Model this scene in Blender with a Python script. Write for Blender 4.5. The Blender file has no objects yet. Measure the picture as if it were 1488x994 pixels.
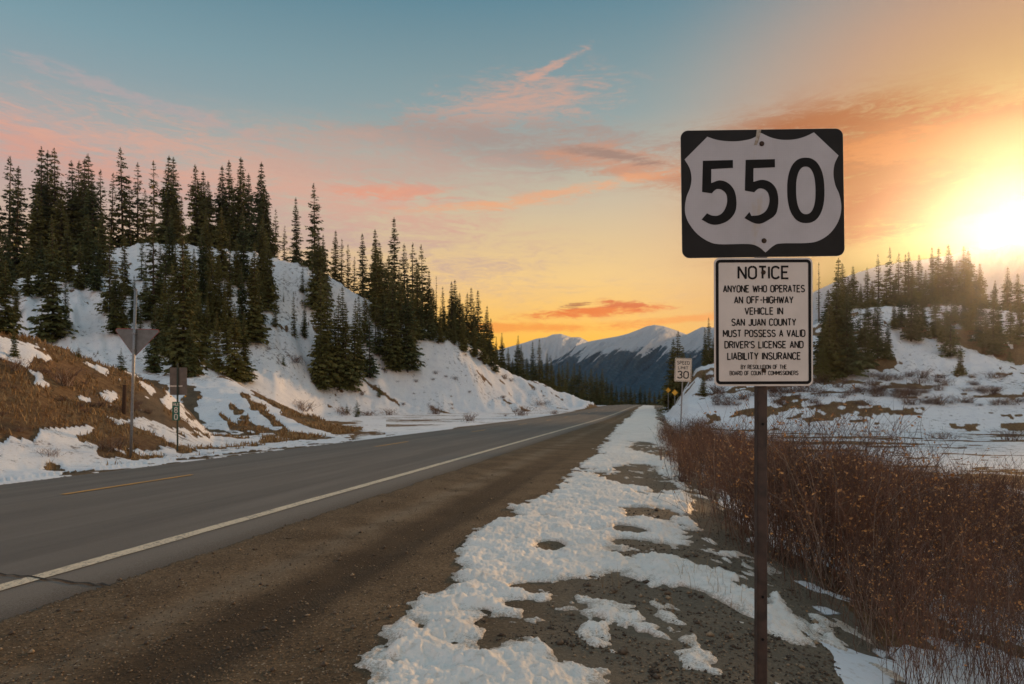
import bpy, math, random
import numpy as np
from mathutils import Vector, Matrix
from mathutils.geometry import tessellate_polygon

scene = bpy.context.scene
R = math.radians
rng = np.random.default_rng(7)
random.seed(7)

# ------------------------------------------------------------------ camera
F = 1000.0            # focal length in photo pixels (photo 1488 x 994)
PITCH = 0.0          # level camera, the horizon placed low with a vertical lens shift
CY = 587.0            # photo row of the horizon
ZC = 1.48             # eye height above the shoulder
cp, sp = math.cos(PITCH), math.sin(PITCH)
cam_d = bpy.data.cameras.new("camera")
cam = bpy.data.objects.new("camera", cam_d)
scene.collection.objects.link(cam)
cam.location = (0, 0, ZC)
cam.rotation_euler = (math.pi / 2 + PITCH, 0, 0)
cam_d.sensor_width = 36.0
cam_d.lens = 36.0 * F / 1488.0
cam_d.shift_y = (CY - 497.0) / 1488.0
cam_d.clip_start = 0.05
cam_d.clip_end = 20000
cam_d.dof.use_dof = True
cam_d.dof.focus_distance = 3.3
cam_d.dof.aperture_fstop = 6.3
scene.camera = cam


def ray(px, py, Y):
    """world point on the sight line of a photo pixel at forward distance Y"""
    u, v = (px - 744) / F, (CY - py) / F
    dy, dz = cp - v * sp, sp + v * cp
    return np.array([u / dy * Y, Y, dz / dy * Y + ZC])


def proj(x, y, z):
    z = z - ZC
    d = y * cp + z * sp
    h = -y * sp + z * cp
    return 744 + F * x / d, CY - F * h / d


def srgb(r, g, b, a=1.0):
    f = lambda c: (c / 255 / 12.92) if c / 255 <= 0.04045 else ((c / 255 + 0.055) / 1.055) ** 2.4
    return (f(r), f(g), f(b), a)


# ------------------------------------------------------------------ node helper
class NT:
    def __init__(self, nt):
        self.nt = nt

    def n(self, t, **kw):
        nd = self.nt.nodes.new(t)
        for k, v in kw.items():
            if isinstance(k, str) and hasattr(nd, k):
                setattr(nd, k, v)
        return nd

    def l(self, a, b):
        self.nt.links.new(a, b)

    def inp(self, sock, v):
        if v is None:
            return
        if hasattr(v, "is_output"):
            self.l(v, sock)
        else:
            sock.default_value = v

    def m(self, op, a, b=None, c=None, clamp=False):
        nd = self.nt.nodes.new("ShaderNodeMath")
        nd.operation = op
        nd.use_clamp = clamp
        self.inp(nd.inputs[0], a)
        if b is not None:
            self.inp(nd.inputs[1], b)
        if c is not None:
            self.inp(nd.inputs[2], c)
        return nd.outputs[0]

    def vm(self, op, a, b=None, s=None):
        nd = self.nt.nodes.new("ShaderNodeVectorMath")
        nd.operation = op
        self.inp(nd.inputs[0], a)
        if b is not None:
            self.inp(nd.inputs[1], b)
        if s is not None:
            self.inp(nd.inputs[3], s)
        return nd.outputs["Value"] if op in ("DOT_PRODUCT", "LENGTH") else nd.outputs[0]

    def mix(self, f, a, b, bt="MIX"):
        nd = self.nt.nodes.new("ShaderNodeMix")
        nd.data_type = "RGBA"
        nd.blend_type = bt
        self.inp(nd.inputs[0], f)
        self.inp(nd.inputs[6], a)
        self.inp(nd.inputs[7], b)
        return nd.outputs[2]

    def mr(self, v, a, b, c=0.0, d=1.0, smooth=True):
        nd = self.nt.nodes.new("ShaderNodeMapRange")
        nd.interpolation_type = "SMOOTHSTEP" if smooth else "LINEAR"
        self.inp(nd.inputs[0], v)
        for i, q in enumerate((a, b, c, d)):
            nd.inputs[i + 1].default_value = q
        return nd.outputs[0]

    def ramp(self, f, stops, interp="LINEAR"):
        nd = self.nt.nodes.new("ShaderNodeValToRGB")
        cr = nd.color_ramp
        cr.interpolation = interp
        while len(cr.elements) < len(stops):
            cr.elements.new(0.5)
        for e, (p, c) in zip(cr.elements, stops):
            e.position = p
            e.color = c
        self.inp(nd.inputs[0], f)
        return nd.outputs[0]

    def noise(self, vec, scale, detail=4, rough=0.55, out=0, dist=0.0):
        nd = self.nt.nodes.new("ShaderNodeTexNoise")
        if vec is not None:
            self.l(vec, nd.inputs["Vector"])
        nd.inputs["Scale"].default_value = scale
        nd.inputs["Detail"].default_value = detail
        nd.inputs["Roughness"].default_value = rough
        nd.inputs["Distortion"].default_value = dist
        return nd.outputs[out]

    def mapping(self, vec, scale=(1, 1, 1), rot=(0, 0, 0), loc=(0, 0, 0)):
        nd = self.nt.nodes.new("ShaderNodeMapping")
        self.l(vec, nd.inputs[0])
        nd.inputs[1].default_value = loc
        nd.inputs[2].default_value = rot
        nd.inputs[3].default_value = scale
        return nd.outputs[0]


# ------------------------------------------------------------------ sky and sun
SUN_P = ray(1503, 352, 1.0) - np.array([0, 0, ZC])
SUN_D = SUN_P / np.linalg.norm(SUN_P)
world = bpy.data.worlds.new("World")
scene.world = world
world.use_nodes = True
wt = NT(world.node_tree)
world.node_tree.nodes.clear()
geo = wt.n("ShaderNodeTexCoord")
D = wt.vm("NORMALIZE", geo.outputs["Generated"])
sep = wt.n("ShaderNodeSeparateXYZ")
wt.l(D, sep.inputs[0])
elev = wt.m("MULTIPLY", wt.m("ARCSINE", sep.outputs[2]), 180 / math.pi)
sang = wt.m("MULTIPLY", wt.m("ARCCOSINE", wt.vm("DOT_PRODUCT", D, tuple(SUN_D)), None), 180 / math.pi)
e01 = wt.m("DIVIDE", elev, 60.0, clamp=True)
base = wt.ramp(e01, [(0.0, srgb(246, 140, 26)), (0.04, srgb(252, 168, 30)), (0.09, srgb(246, 184, 66)),
                     (0.17, srgb(230, 192, 128)), (0.27, srgb(190, 176, 152)), (0.38, srgb(132, 150, 152)),
                     (0.52, srgb(84, 124, 140)), (0.72, srgb(104, 142, 160)), (1.0, srgb(136, 156, 168))])  # upper stops, above the view, brightened to light the ground
# unseen sky opposite the sunset, made brighter and warmer to light the foreground
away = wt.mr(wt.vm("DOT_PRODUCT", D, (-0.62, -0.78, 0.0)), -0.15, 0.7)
back_fill = wt.ramp(e01, [(0.0, srgb(222, 190, 178)), (0.15, srgb(236, 202, 184)), (0.35, srgb(214, 196, 186)),
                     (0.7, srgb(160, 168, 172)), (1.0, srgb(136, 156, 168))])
sidec = wt.ramp(e01, [(0.0, srgb(220, 160, 110)), (0.15, srgb(196, 160, 150)), (0.30, srgb(150, 152, 158)), (0.42, srgb(110, 146, 160)),
                     (0.55, srgb(74, 114, 132)), (0.72, srgb(96, 136, 154)), (1.0, srgb(136, 156, 168))])
base = wt.mix(away, base, back_fill)
leftness = wt.mr(wt.vm("DOT_PRODUCT", D, (-1.0, 0.25, 0.0)), 0.2, 0.9)
base = wt.mix(wt.m("MULTIPLY", leftness, 0.7), base, sidec)
s01 = wt.m("DIVIDE", sang, 40.0, clamp=True)
warm = wt.ramp(s01, [(0.0, (2.6, 2.3, 1.7, 1)), (0.04, (1.2, 1.0, .55, 1)), (0.08, (.50, .46, 0.16, 1)),
                     (0.15, (.34, .31, .06, 1)), (0.28, (.36, .25, .07, 1)), (0.42, srgb(176, 132, 92)),
                     (0.62, srgb(186, 150, 126)), (1.0, srgb(160, 150, 140))])
warm_hi = wt.mix(wt.mr(elev, 14.0, 27.0), warm, wt.mix(0.55, warm, srgb(188, 138, 108)))
wf = wt.mr(sang, 31.0, 9.0)
wf = wt.m("MULTIPLY", wf, wt.mr(elev, 46.0, 24.0))
skyc = wt.mix(wf, base, warm_hi)
# clouds : long soft streaks, each at its own bearing and height
proj_v = wt.n("ShaderNodeCombineXYZ")
az = wt.m("ARCTAN2", sep.outputs[0], sep.outputs[1])
wt.l(az, proj_v.inputs[0])
wt.l(wt.m("MULTIPLY", elev, math.pi / 180), proj_v.inputs[1])
n1 = wt.noise(wt.mapping(proj_v.outputs[0], (5.0, 26, 1), (0, 0, R(-6))), 1.6, 8, 0.66, dist=1.2)
n2 = wt.noise(wt.mapping(proj_v.outputs[0], (20, 90, 1), (0, 0, R(-10)), (3, 1, 0)), 1.5, 8, 0.7, dist=1.6)
nn = wt.m("ADD", wt.m("MULTIPLY", wt.m("SUBTRACT", n1, 0.5), 1.0), wt.m("ADD", wt.m("MULTIPLY", wt.m("SUBTRACT", n2, 0.5), 0.75), 0.5))


def cloud(px, py, wx, wy, rot, lo, hi, col, amount, sky):
    """a soft cloud centred on one bearing; wx, wy in radians/1000"""
    c = ray(px, py, 1.0) - np.array([0, 0, ZC])
    c = c / np.linalg.norm(c)
    t1 = np.cross(c, [0, 0, 1]); t1 /= np.linalg.norm(t1)
    t2 = np.cross(t1, c)
    cr, sr = math.cos(R(rot)), math.sin(R(rot))
    a1 = (cr * t1 + sr * t2) / (wx / 1000); a2 = (-sr * t1 + cr * t2) / (wy / 1000)
    p = wt.vm("DOT_PRODUCT", D, tuple(a1)); q = wt.vm("DOT_PRODUCT", D, tuple(a2))
    r2 = wt.m("ADD", wt.m("MULTIPLY", p, p), wt.m("MULTIPLY", q, q))
    g = wt.m("MULTIPLY", wt.m("EXPONENT", wt.m("MULTIPLY", r2, -1.0)), wt.m("GREATER_THAN", wt.vm("DOT_PRODUCT", D, tuple(c)), 0.2))
    f = wt.mr(wt.m("ADD", wt.m("MULTIPLY", g, 0.42), nn), lo, hi)
    f = wt.m("MULTIPLY", wt.m("MULTIPLY", f, wt.mr(g, 0.02, 0.45)), amount, clamp=True)
    return wt.mix(f, sky, col)


PINK = srgb(206, 152, 134)
skyc = cloud(80, 240, 560, 72, -4, 0.50, 1.02, srgb(182, 154, 148), 0.85, skyc)
skyc = cloud(40, 212, 200, 24, -6, 0.60, 1.0, srgb(206, 148, 130), 0.7, skyc)
skyc = cloud(430, 268, 300, 44, -8, 0.56, 1.0, srgb(206, 158, 138), 0.75, skyc)
skyc = cloud(230, 152, 210, 11, -9, 0.64, 1.0, srgb(170, 154, 154), 0.6, skyc)
skyc = cloud(590, 277, 95, 13, 2, 0.62, 0.98, srgb(224, 144, 112), 0.9, skyc)
skyc = cloud(740, 150, 150, 38, 8, 0.56, 1.02, srgb(196, 152, 134), 0.8, skyc)
skyc = cloud(800, 98, 70, 7, 26, 0.60, 0.98, srgb(196, 152, 134), 0.7, skyc)
skyc = cloud(760, 212, 260, 34, -3, 0.48, .98, srgb(154, 136, 130), 0.85, skyc)
skyc = cloud(560, 235, 240, 40, -5, 0.50, 1.0, srgb(182, 154, 142), 0.7, skyc)
skyc = cloud(920, 240, 130, 26, -12, 0.56, 0.98, srgb(190, 138, 112), 0.9, skyc)
skyc = cloud(900, 228, 90, 8, -12, 0.60, 0.95, srgb(134, 118, 112), 0.75, skyc)
skyc = cloud(850, 272, 190, 9, 8, 0.60, 0.98, srgb(222, 158, 116), 0.7, skyc)
skyc = cloud(700, 300, 150, 8, 4, 0.62, 1.0, srgb(220, 162, 122), 0.6, skyc)
skyc = cloud(1310, 236, 210, 66, -8, 0.40, 0.80, srgb(150, 78, 34), 0.88, skyc)
skyc = cloud(1320, 300, 170, 28, 8, 0.42, 0.78, srgb(140, 64, 14), 0.85, skyc)
skyc = cloud(1400, 206, 190, 22, -6, 0.48, 0.88, srgb(196, 118, 60), 0.7, skyc)
skyc = cloud(862, 453, 100, 7.5, 3, 0.54, 0.84, srgb(222, 112, 50), 0.95, skyc)
skyc = cloud(900, 442, 46, 8, -6, 0.60, 0.86, srgb(206, 104, 60), 0.95, skyc)
skyc = cloud(838, 443, 26, 5, 8, 0.60, 0.84, srgb(160, 96, 66), 0.85, skyc)
skyc = cloud(760, 476, 170, 7, 0, 0.54, 0.9, srgb(236, 142, 56), 0.8, skyc)
skyc = cloud(1020, 462, 140, 6, 3, 0.54, 0.9, srgb(232, 138, 60), 0.6, skyc)
below = wt.mr(elev, -0.5, -4.0)
skyc = wt.mix(below, skyc, srgb(110, 104, 104))
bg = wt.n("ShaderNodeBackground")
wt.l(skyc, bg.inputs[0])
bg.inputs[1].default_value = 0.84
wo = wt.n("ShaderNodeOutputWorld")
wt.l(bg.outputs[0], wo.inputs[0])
world.cycles.sampling_method = 'MANUAL'
world.cycles.sample_map_resolution = 1024

sun_l = bpy.data.lights.new("sun", "SUN")
sun_l.energy = 4.3
sun_l.angle = R(5.0)
sun_l.color = (1.0, 0.58, 0.27)
sun = bpy.data.objects.new("sun", sun_l)
scene.collection.objects.link(sun)
sun.rotation_euler = Vector(SUN_D).to_track_quat('Z', 'Y').to_euler()

scene.view_settings.view_transform = 'Standard'
scene.view_settings.look = 'None'
scene.view_settings.exposure = 0.48
scene.view_settings.gamma = 1.0
scene.render.engine = 'CYCLES'
scene.cycles.use_denoising = True
scene.cycles.max_bounces = 6
scene.cycles.diffuse_bounces = 3
scene.cycles.volume_bounces = 0
scene.cycles.transparent_max_bounces = 4
scene.cycles.sample_clamp_indirect = 4.0

col = scene.collection


# ------------------------------------------------------------------ mesh helpers
def link(o, parent=None):
    col.objects.link(o)
    if parent is not None:
        o.parent = parent
    return o


def tag(o, label=None, cat=None, group=None, kind=None):
    if label: o["label"] = label
    if cat: o["category"] = cat
    if group: o["group"] = group
    if kind: o["kind"] = kind
    return o


def npmesh(name, verts, faces, mats=None, mi=None, smooth=False, attrs=None):
    """faces: int array (n,3) or (n,4) or a list of such arrays"""
    me = bpy.data.meshes.new(name)
    verts = np.asarray(verts, dtype=np.float32)
    if not isinstance(faces, list):
        faces = [faces]
    faces = [np.asarray(f, dtype=np.int32) for f in faces if len(f)]
    nf = sum(len(f) for f in faces)
    loops = np.concatenate([f.ravel() for f in faces])
    tot = np.concatenate([np.full(len(f), f.shape[1], dtype=np.int32) for f in faces])
    start = np.concatenate([[0], np.cumsum(tot)[:-1]]).astype(np.int32)
    me.vertices.add(len(verts)); me.vertices.foreach_set("co", verts.ravel())
    me.loops.add(len(loops)); me.loops.foreach_set("vertex_index", loops)
    me.polygons.add(nf)
    me.polygons.foreach_set("loop_start", start)
    me.polygons.foreach_set("loop_total", tot)
    if smooth:
        me.polygons.foreach_set("use_smooth", np.ones(nf, dtype=bool))
    for m in (mats or []):
        me.materials.append(m)
    if mi is not None:
        me.polygons.foreach_set("material_index", np.asarray(mi, dtype=np.int32))
    for k, v in (attrs or {}).items():
        a = me.attributes.new(k, 'FLOAT', 'POINT')
        a.data.foreach_set("value", np.asarray(v, dtype=np.float32).ravel())
    me.update(calc_edges=True)
    me.validate()
    return me


def nobj(name, me, parent=None, loc=None):
    o = bpy.data.objects.new(name, me)
    if loc is not None: o.location = loc
    return link(o, parent)


def empty(name, loc, rz=0.0):
    o = bpy.data.objects.new(name, None)
    o.empty_display_size = 0.3
    o.location = loc
    o.rotation_euler = (0, 0, rz)
    return link(o)


class MB:
    """collects simple shapes into one mesh"""
    def __init__(self):
        self.v, self.f = [], []

    def add(self, vs, fs):
        b = len(self.v)
        self.v += [tuple(p) for p in vs]
        self.f += [tuple(b + i for i in f) for f in fs]

    def poly(self, outline, y, th=0.0, holes=()):
        """flat plate in the xz plane facing -y at depth y, thickness th"""
        loops = [[Vector((p[0], p[1], 0)) for p in outline]] + [[Vector((p[0], p[1], 0)) for p in h] for h in holes]
        tris = tessellate_polygon(loops)
        pts = [p for lp in loops for p in lp]
        fixed = []
        for t in tris:
            a, b, c = (pts[i] for i in t)
            if (b.x - a.x) * (c.y - a.y) - (b.y - a.y) * (c.x - a.x) < 0:
                t = (t[0], t[2], t[1])
            fixed.append(t)
        self.add([(p.x, y, p.y) for p in pts], [tuple(t) for t in fixed])
        if th > 0:
            self.add([(p.x, y + th, p.y) for p in pts], [tuple(reversed(t)) for t in fixed])
            k = 0
            for lp in loops:
                n = len(lp)
                vs = [(p.x, y, p.y) for p in lp] + [(p.x, y + th, p.y) for p in lp]
                self.add(vs, [(i, (i + 1) % n, n + (i + 1) % n, n + i) for i in range(n)])

    def tube(self, p0, p1, r0, r1=None, n=10, cap=True):
        r1 = r0 if r1 is None else r1
        p0, p1 = Vector(p0), Vector(p1)
        d = (p1 - p0).normalized()
        q = d.to_track_quat('Z', 'Y')
        vs = []
        for p, r in ((p0, r0), (p1, r1)):
            for i in range(n):
                a = 2 * math.pi * i / n
                vs.append(p + q @ Vector((r * math.cos(a), r * math.sin(a), 0)))
        fs = [(i, (i + 1) % n, n + (i + 1) % n, n + i) for i in range(n)]
        if cap:
            fs += [tuple(reversed(range(n))), tuple(range(n, 2 * n))]
        self.add(vs, fs)

    def box(self, c, s):
        x, y, z = c; a, b, h = s[0] / 2, s[1] / 2, s[2] / 2
        vs = [(x + i * a, y + j * b, z + k * h) for i in (-1, 1) for j in (-1, 1) for k in (-1, 1)]
        self.add(vs, [(0, 1, 3, 2), (4, 6, 7, 5), (0, 4, 5, 1), (2, 3, 7, 6), (0, 2, 6, 4), (1, 5, 7, 3)])

    def build(self, name, m, parent=None, smooth=False, loc=None):
        me = bpy.data.meshes.new(name)
        me.from_pydata(self.v, [], self.f)
        me.materials.append(m)
        if smooth:
            for p in me.polygons: p.use_smooth = True
        me.update()
        return nobj(name, me, parent, loc)


def rrect(x0, z0, x1, z1, r, n=6):
    pts = []
    for cx, cz, a0 in ((x1 - r, z0 + r, -90), (x1 - r, z1 - r, 0), (x0 + r, z1 - r, 90), (x0 + r, z0 + r, 180)):
        for i in range(n + 1):
            a = R(a0 + 90 * i / n)
            pts.append((cx + r * math.cos(a), cz + r * math.sin(a)))
    return pts


# ------------------------------------------------------------------ numpy noise
_T = rng.random((256, 256))


def vnoise(x, y):
    xi, yi = np.floor(x).astype(int), np.floor(y).astype(int)
    fx, fy = x - xi, y - yi
    fx, fy = fx * fx * fx * (fx * (fx * 6 - 15) + 10), fy * fy * fy * (fy * (fy * 6 - 15) + 10)
    g = lambda i, j: _T[(xi + i) & 255, (yi + j) & 255]
    return (g(0, 0) * (1 - fx) + g(1, 0) * fx) * (1 - fy) + (g(0, 1) * (1 - fx) + g(1, 1) * fx) * fy


def fbm(x, y, o=4, gain=0.5):
    s, a, t = 0, 1.0, 0
    for i in range(o):
        s = s + a * vnoise(x + 17.3 * i, y + 9.1 * i); t += a
        c, d = 1.6 * x + 1.2 * y, -1.2 * x + 1.6 * y
        x, y = c, d
        a *= gain
    return s / t * 2 - 1


def sst(e0, e1, x):
    t = np.clip((x - e0) / (e1 - e0), 0, 1)
    return t * t * (3 - 2 * t)


def sdf(px, py, poly):
    """signed distance, positive inside"""
    poly = np.asarray(poly, float)
    d = np.full(px.shape, 1e18); inside = np.zeros(px.shape, bool)
    n = len(poly)
    for i in range(n):
        ax, ay = poly[i]; bx, by = poly[(i + 1) % n]
        ex, ey = bx - ax, by - ay
        L = ex * ex + ey * ey + 1e-12
        t = np.clip(((px - ax) * ex + (py - ay) * ey) / L, 0, 1)
        dx, dy = px - ax - t * ex, py - ay - t * ey
        d = np.minimum(d, dx * dx + dy * dy)
        c = ((ay > py) != (by > py))
        with np.errstate(divide='ignore', invalid='ignore'):
            inside ^= c & (px < (bx - ax) * (py - ay) / (by - ay + 1e-30) + ax)
    d = np.sqrt(d)
    return np.where(inside, d, -d)


# ------------------------------------------------------------------ terrain
RX, RY = 0.2017, 0.9795      # direction of the road
CROWN = ZC - 1.33


def road_uv(x, y):
    u = x * RY - y * RX
    v = x * RX + y * RY
    t = np.maximum(0, (v - 60) / 130)
    return u - 1.6 * t * t, v


def uv_xy(u, v):
    t = np.maximum(0, (v - 60) / 130)
    u = u + 1.6 * t * t
    return u * RY + v * RX, -u * RX + v * RY


def road_rise(v):
    r = 1.22 * sst(55, 200, v)
    return r - np.where(v > 186, np.minimum(((np.maximum(v, 186) - 186) / 30) ** 2 * 0.7, 3.2), 0)


CU = [-400, -60, -16, -13.2, -11.8, -11.4, -8.5, -4.9, -4.17, -1.6, -0.5, 0.5, 1.4, 3, 5, 8, 400]
CZ = [-.30, -.30, -.26, -.22, -.15, -.11, 0, -.08, -.10, -.165, -.20, -.27, -.50, -.95, -1.2, -1.35, -1.35]


def surf(u, v):
    return CROWN + np.interp(u, CU, CZ) + road_rise(v) * sst(16, 3, u)


def layer(pts):
    P = [ray(*p) for p in pts]
    return (np.array([p[0] / p[1] for p in P]), np.array([p[1] for p in P]), np.array([p[2] for p in P]))


HILL_TOE = layer([(-400, 560, 60), (0, 545, 65), (150, 548, 65), (300, 560, 68), (400, 578, 75), (470, 598, 85), (550, 605, 90),
                  (650, 608, 97), (750, 604, 106), (830, 598, 120), (868, 592, 138), (905, 600, 150)])
HILL_TOP = layer([(-400, 400, 106), (0, 408, 108), (90, 395, 110), (140, 368, 114), (200, 354, 117), (300, 360, 118), (370, 368, 115),
                  (440, 386, 113), (480, 404, 112), (520, 428, 112), (560, 455, 114), (600, 474, 117), (650, 487, 121),
                  (700, 511, 128), (745, 546, 134), (780, 555, 137), (830, 576, 142), (862, 589, 150), (905, 604, 160)])
BANK_TOE_A = None
BANK_TOP = layer([(-400, 440, 24), (-100, 452, 25), (0, 478, 26), (60, 497, 27), (130, 525, 29), (200, 550, 30), (240, 568, 31),
                  (275, 598, 32), (310, 634, 33)])
SPUR_TOE = layer([(100, 640, 33), (250, 640, 33), (330, 637, 33), (420, 633, 34), (490, 630, 36), (520, 627, 38)])
SPUR_TOP = layer([(100, 546, 62), (190, 544, 60), (275, 545, 57), (330, 549, 55), (355, 560, 52), (390, 580, 48), (430, 598, 44), (470, 616, 41),
                  (500, 628, 40), (520, 632, 40)])
RH_TOE = layer([(940, 600, 100), (1000, 585, 85), (1080, 578, 82), (1190, 572, 80), (1300, 568, 80), (1488, 566, 80), (1900, 566, 80)])
RH_TOP = layer([(940, 606, 140), (975, 590, 130), (990, 562, 120), (1012, 534, 112), (1100, 505, 114), (1190, 470, 118), (1240, 450, 120),
                (1332, 442, 126), (1400, 446, 126), (1488, 456, 122), (1900, 450, 120)])


def ramp_hill(a, Y, toe, top, back=0.07, expo=1.0, far=50.0):
    d0 = np.interp(a, toe[0], toe[1]); z0 = np.interp(a, toe[0], toe[2])
    d1 = np.interp(a, top[0], top[1]); z1 = np.interp(a, top[0], top[2])
    t = (Y - d0) / (d1 - d0)
    tc = np.clip(t, 0, 1)
    s = (0.45 * tc + 0.55 * tc * tc * (3 - 2 * tc)) ** expo
    z = z0 + (z1 - z0) * s
    z = np.where(t < 0, z0 - (d0 - Y) * 0.35, z)
    over = np.maximum(0, Y - d1)
    z = np.where(t > 1, z1 - over * back - np.maximum(0, over - far) * 0.35, z)
    return z, t


def terrain(x, y, detail=True):
    x = np.asarray(x, float); y = np.asarray(y, float)
    u, v = road_uv(x, y)
    z = surf(u, v)
    Y = np.maximum(y, 0.5)
    a = np.clip(x / Y, -1.3, 1.3)
    th = np.abs(np.arctan2(x, y))
    fade = sst(R(75), R(48), th)
    n = fbm(x * .07, y * .07, 4)
    n2 = fbm(x * .35 + 9, y * .35, 4)
    # left bank beside the road
    ba = np.minimum(a, -0.30)
    toeY = -14.0 / (RY * ba - RX)
    bt = BANK_TOP
    d1 = np.interp(a, bt[0], bt[1]); z1 = np.interp(a, bt[0], bt[2])
    t = (Y - toeY) / np.maximum(d1 - toeY, .5)
    tc = np.clip(t, 0, 1)
    zb0 = CROWN - .24
    zb = zb0 + (z1 - zb0) * (0.75 * tc + 0.25 * tc * tc * (3 - 2 * tc))
    zb = np.where(t > 1, z1 - (Y - d1) * .16, zb)
    zb = zb + n2 * .28 * sst(.05, .4, t) * sst(0.5, 2.5, zb - zb0)
    zb = np.where((t < 0) | (a > -.42), -99, zb)
    zs, ts = ramp_hill(a, Y, SPUR_TOE, SPUR_TOP, .02, 1.0, 12)
    zs = zs + n2 * .3 * sst(.1, .5, ts)
    zs = np.where(a > -.2, -99, zs)
    zh, tH = ramp_hill(a, Y, HILL_TOE, HILL_TOP, .05)
    gul = fbm(a * 26 + tH * 1.2, tH * 1.3 + 3, 3)
    zh = zh + .45 * fbm(x * 1.1, y * .8, 3) * sst(0, .2, tH) + (n * 1.9 + gul * 1.8) * sst(.02, .45, tH) * sst(1.0, .75, tH) + n2 * .35 * sst(0, .3, tH)
    zh = np.where(a > .17, -99, zh)
    zr, tR = ramp_hill(a, Y, RH_TOE, RH_TOP, .05)
    zr = zr + .4 * fbm(x * 1.1, y * .8, 3) * sst(0, .2, tR) + (n * 2.6) * sst(.02, .45, tR) * sst(1.05, .8, tR) + n2 * .35 * sst(0, .3, tR)
    zr = np.where(a < .2, -99, zr)
    zr = np.where(tR < -.9, -99, zr)
    h = np.maximum(np.maximum(zb, zs), np.maximum(zh, zr))
    h = np.where(y < 1.0, -99, h)
    rise = np.maximum(h - z, 0)
    corr = 1 - sst(-13.6, -12.2, u) * sst(2.6, 1.2, u)   # nothing rises on the road
    z = z + rise * fade * corr
    # gentle unevenness off the pavement
    off = 1 - sst(-13.0, -12.4, u) * sst(-1.2, -2.2, u)
    z = z + off * (n2 * .05 + fbm(x * 1.7, y * 1.7, 3) * .022)
    # road bed lies under the paved strip, the gravel laps onto its edges
    e1 = -4.22 + .05 * fbm(v * 1.6, u * 0 + 4, 4) + .03 * fbm(v * 7, u * 0, 3)
    e0 = -11.42 + .06 * fbm(v * 1.3, u * 0 + 7, 4)
    inroad = sst(e0 - .16, e0 + .10, u) * sst(e1 + .05, e1 - .05, u)
    z = z - .11 * inroad + .016 * (1 - inroad) * sst(-13, -12, u) * sst(-2.5, -3.6, u)
    # wheel ruts in the shoulder
    for uc in (-2.55, -3.35):
        z = z - .022 * np.exp(-((u - uc - .12 * fbm(v * .12, u * 0 + uc, 2)) / .16) ** 2) * sst(30, 10, v)
    # far valley floor sinks beyond the crest
    z = z - sst(200, 330, y) * 3.0
    return z


def hit(px, py, y0=3.0, y1=320.0):
    """first place where the sight line of a photo pixel meets the ground"""
    Y = np.exp(np.linspace(math.log(y0), math.log(y1), 900))
    d = ray(px, py, 1.0)
    k = d[2] - ZC
    zt = terrain(d[0] * Y, Y)
    below_ = np.nonzero(ZC + k * Y < zt)[0]
    if len(below_) == 0:
        return None
    return float(Y[below_[0]])


def gz(x, y):
    return float(terrain(np.array([x]), np.array([y]))[0])


# polygons of snow and bare ground, laid on the ground plane
def gp(pts, zrel=-1.52):
    out = []
    for px, py in pts:
        d = ray(px, py, 1.0)
        k = d[2] - ZC
        Y = zrel / k if k < -1e-4 else 400
        out.append((d[0] * Y, Y))
    return out


def ell(cx, cy, rx, ry, rot=0, n=14):
    c, s = math.cos(R(rot)), math.sin(R(rot))
    return [(cx + rx * math.cos(t) * c - ry * math.sin(t) * s, cy + rx * math.cos(t) * s + ry * math.sin(t) * c)
            for t in np.linspace(0, 2 * math.pi, n, endpoint=False)]


BELT = gp([(470, 1060), (500, 1010), (520, 975), (560, 915), (590, 882), (640, 858), (662, 800), (700, 772), (742, 752), (735, 742), (790, 722),
           (815, 700), (850, 670), (872, 648), (882, 632), (905, 610), (926, 598), (936, 595), (952, 595), (962, 612), (978, 636), (1000, 690),
           (1010, 730), (1000, 765), (1045, 805), (1100, 815), (1150, 840), (1200, 885), (1150, 897), (1093, 880), (1040, 862),
           (985, 848), (945, 838), (900, 832), (850, 835), (800, 846), (792, 858), (850, 860), (900, 868), (960, 885), (1000, 908),
           (990, 925), (930, 922), (900, 905), (862, 932), (835, 915), (855, 898), (820, 885), (790, 890), (780, 905), (710, 935),
           (760, 928), (830, 935), (840, 950), (900, 955), (925, 990), (940, 1040), (945, 1080)])
BARES = [gp(ell(*e)) for e in [(925, 690, 34, 15), (935, 650, 13, 8), (948, 742, 38, 8), (950, 790, 46, 9, 8), (1000, 793, 30, 8),
                               (907, 767, 13, 4), (916, 797, 14, 4), (802, 792, 9, 2.5), (800, 878, 26, 5), (958, 700, 15, 14),
                               (880, 690, 14, 4), (960, 655, 16, 8), (700, 905, 14, 3)]]
BITS = [gp(ell(*e)) for e in [(1018, 930, 11, 5, 20), (1030, 945, 10, 4), (1070, 920, 12, 3.5), (1080, 942, 30, 4.5, 22), (1115, 968, 24, 6, 15),
                              (1185, 972, 70, 9, 14), (1262, 992, 36, 9, 8), (1000, 985, 12, 5), (976, 968, 9, 4), (870, 925, 10, 5), (1345, 975, 40, 6),
                              (770, 905, 7, 3), (1140, 1010, 50, 12, 10), (1030, 782, 30, 4, 8), (742, 735, 9, 3)]]


def belt_sdf(x, y):
    d = sdf(x, y, BELT)
    for b in BARES: d = np.minimum(d, -sdf(x, y, b))
    for b in BITS: d = np.maximum(d, sdf(x, y, b))
    return d


def ip(pts):      # crop coordinates of the left bank to photo pixels
    return [(p[0] / 3.55, 440 + p[1] / 3.55) for p in pts]


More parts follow.
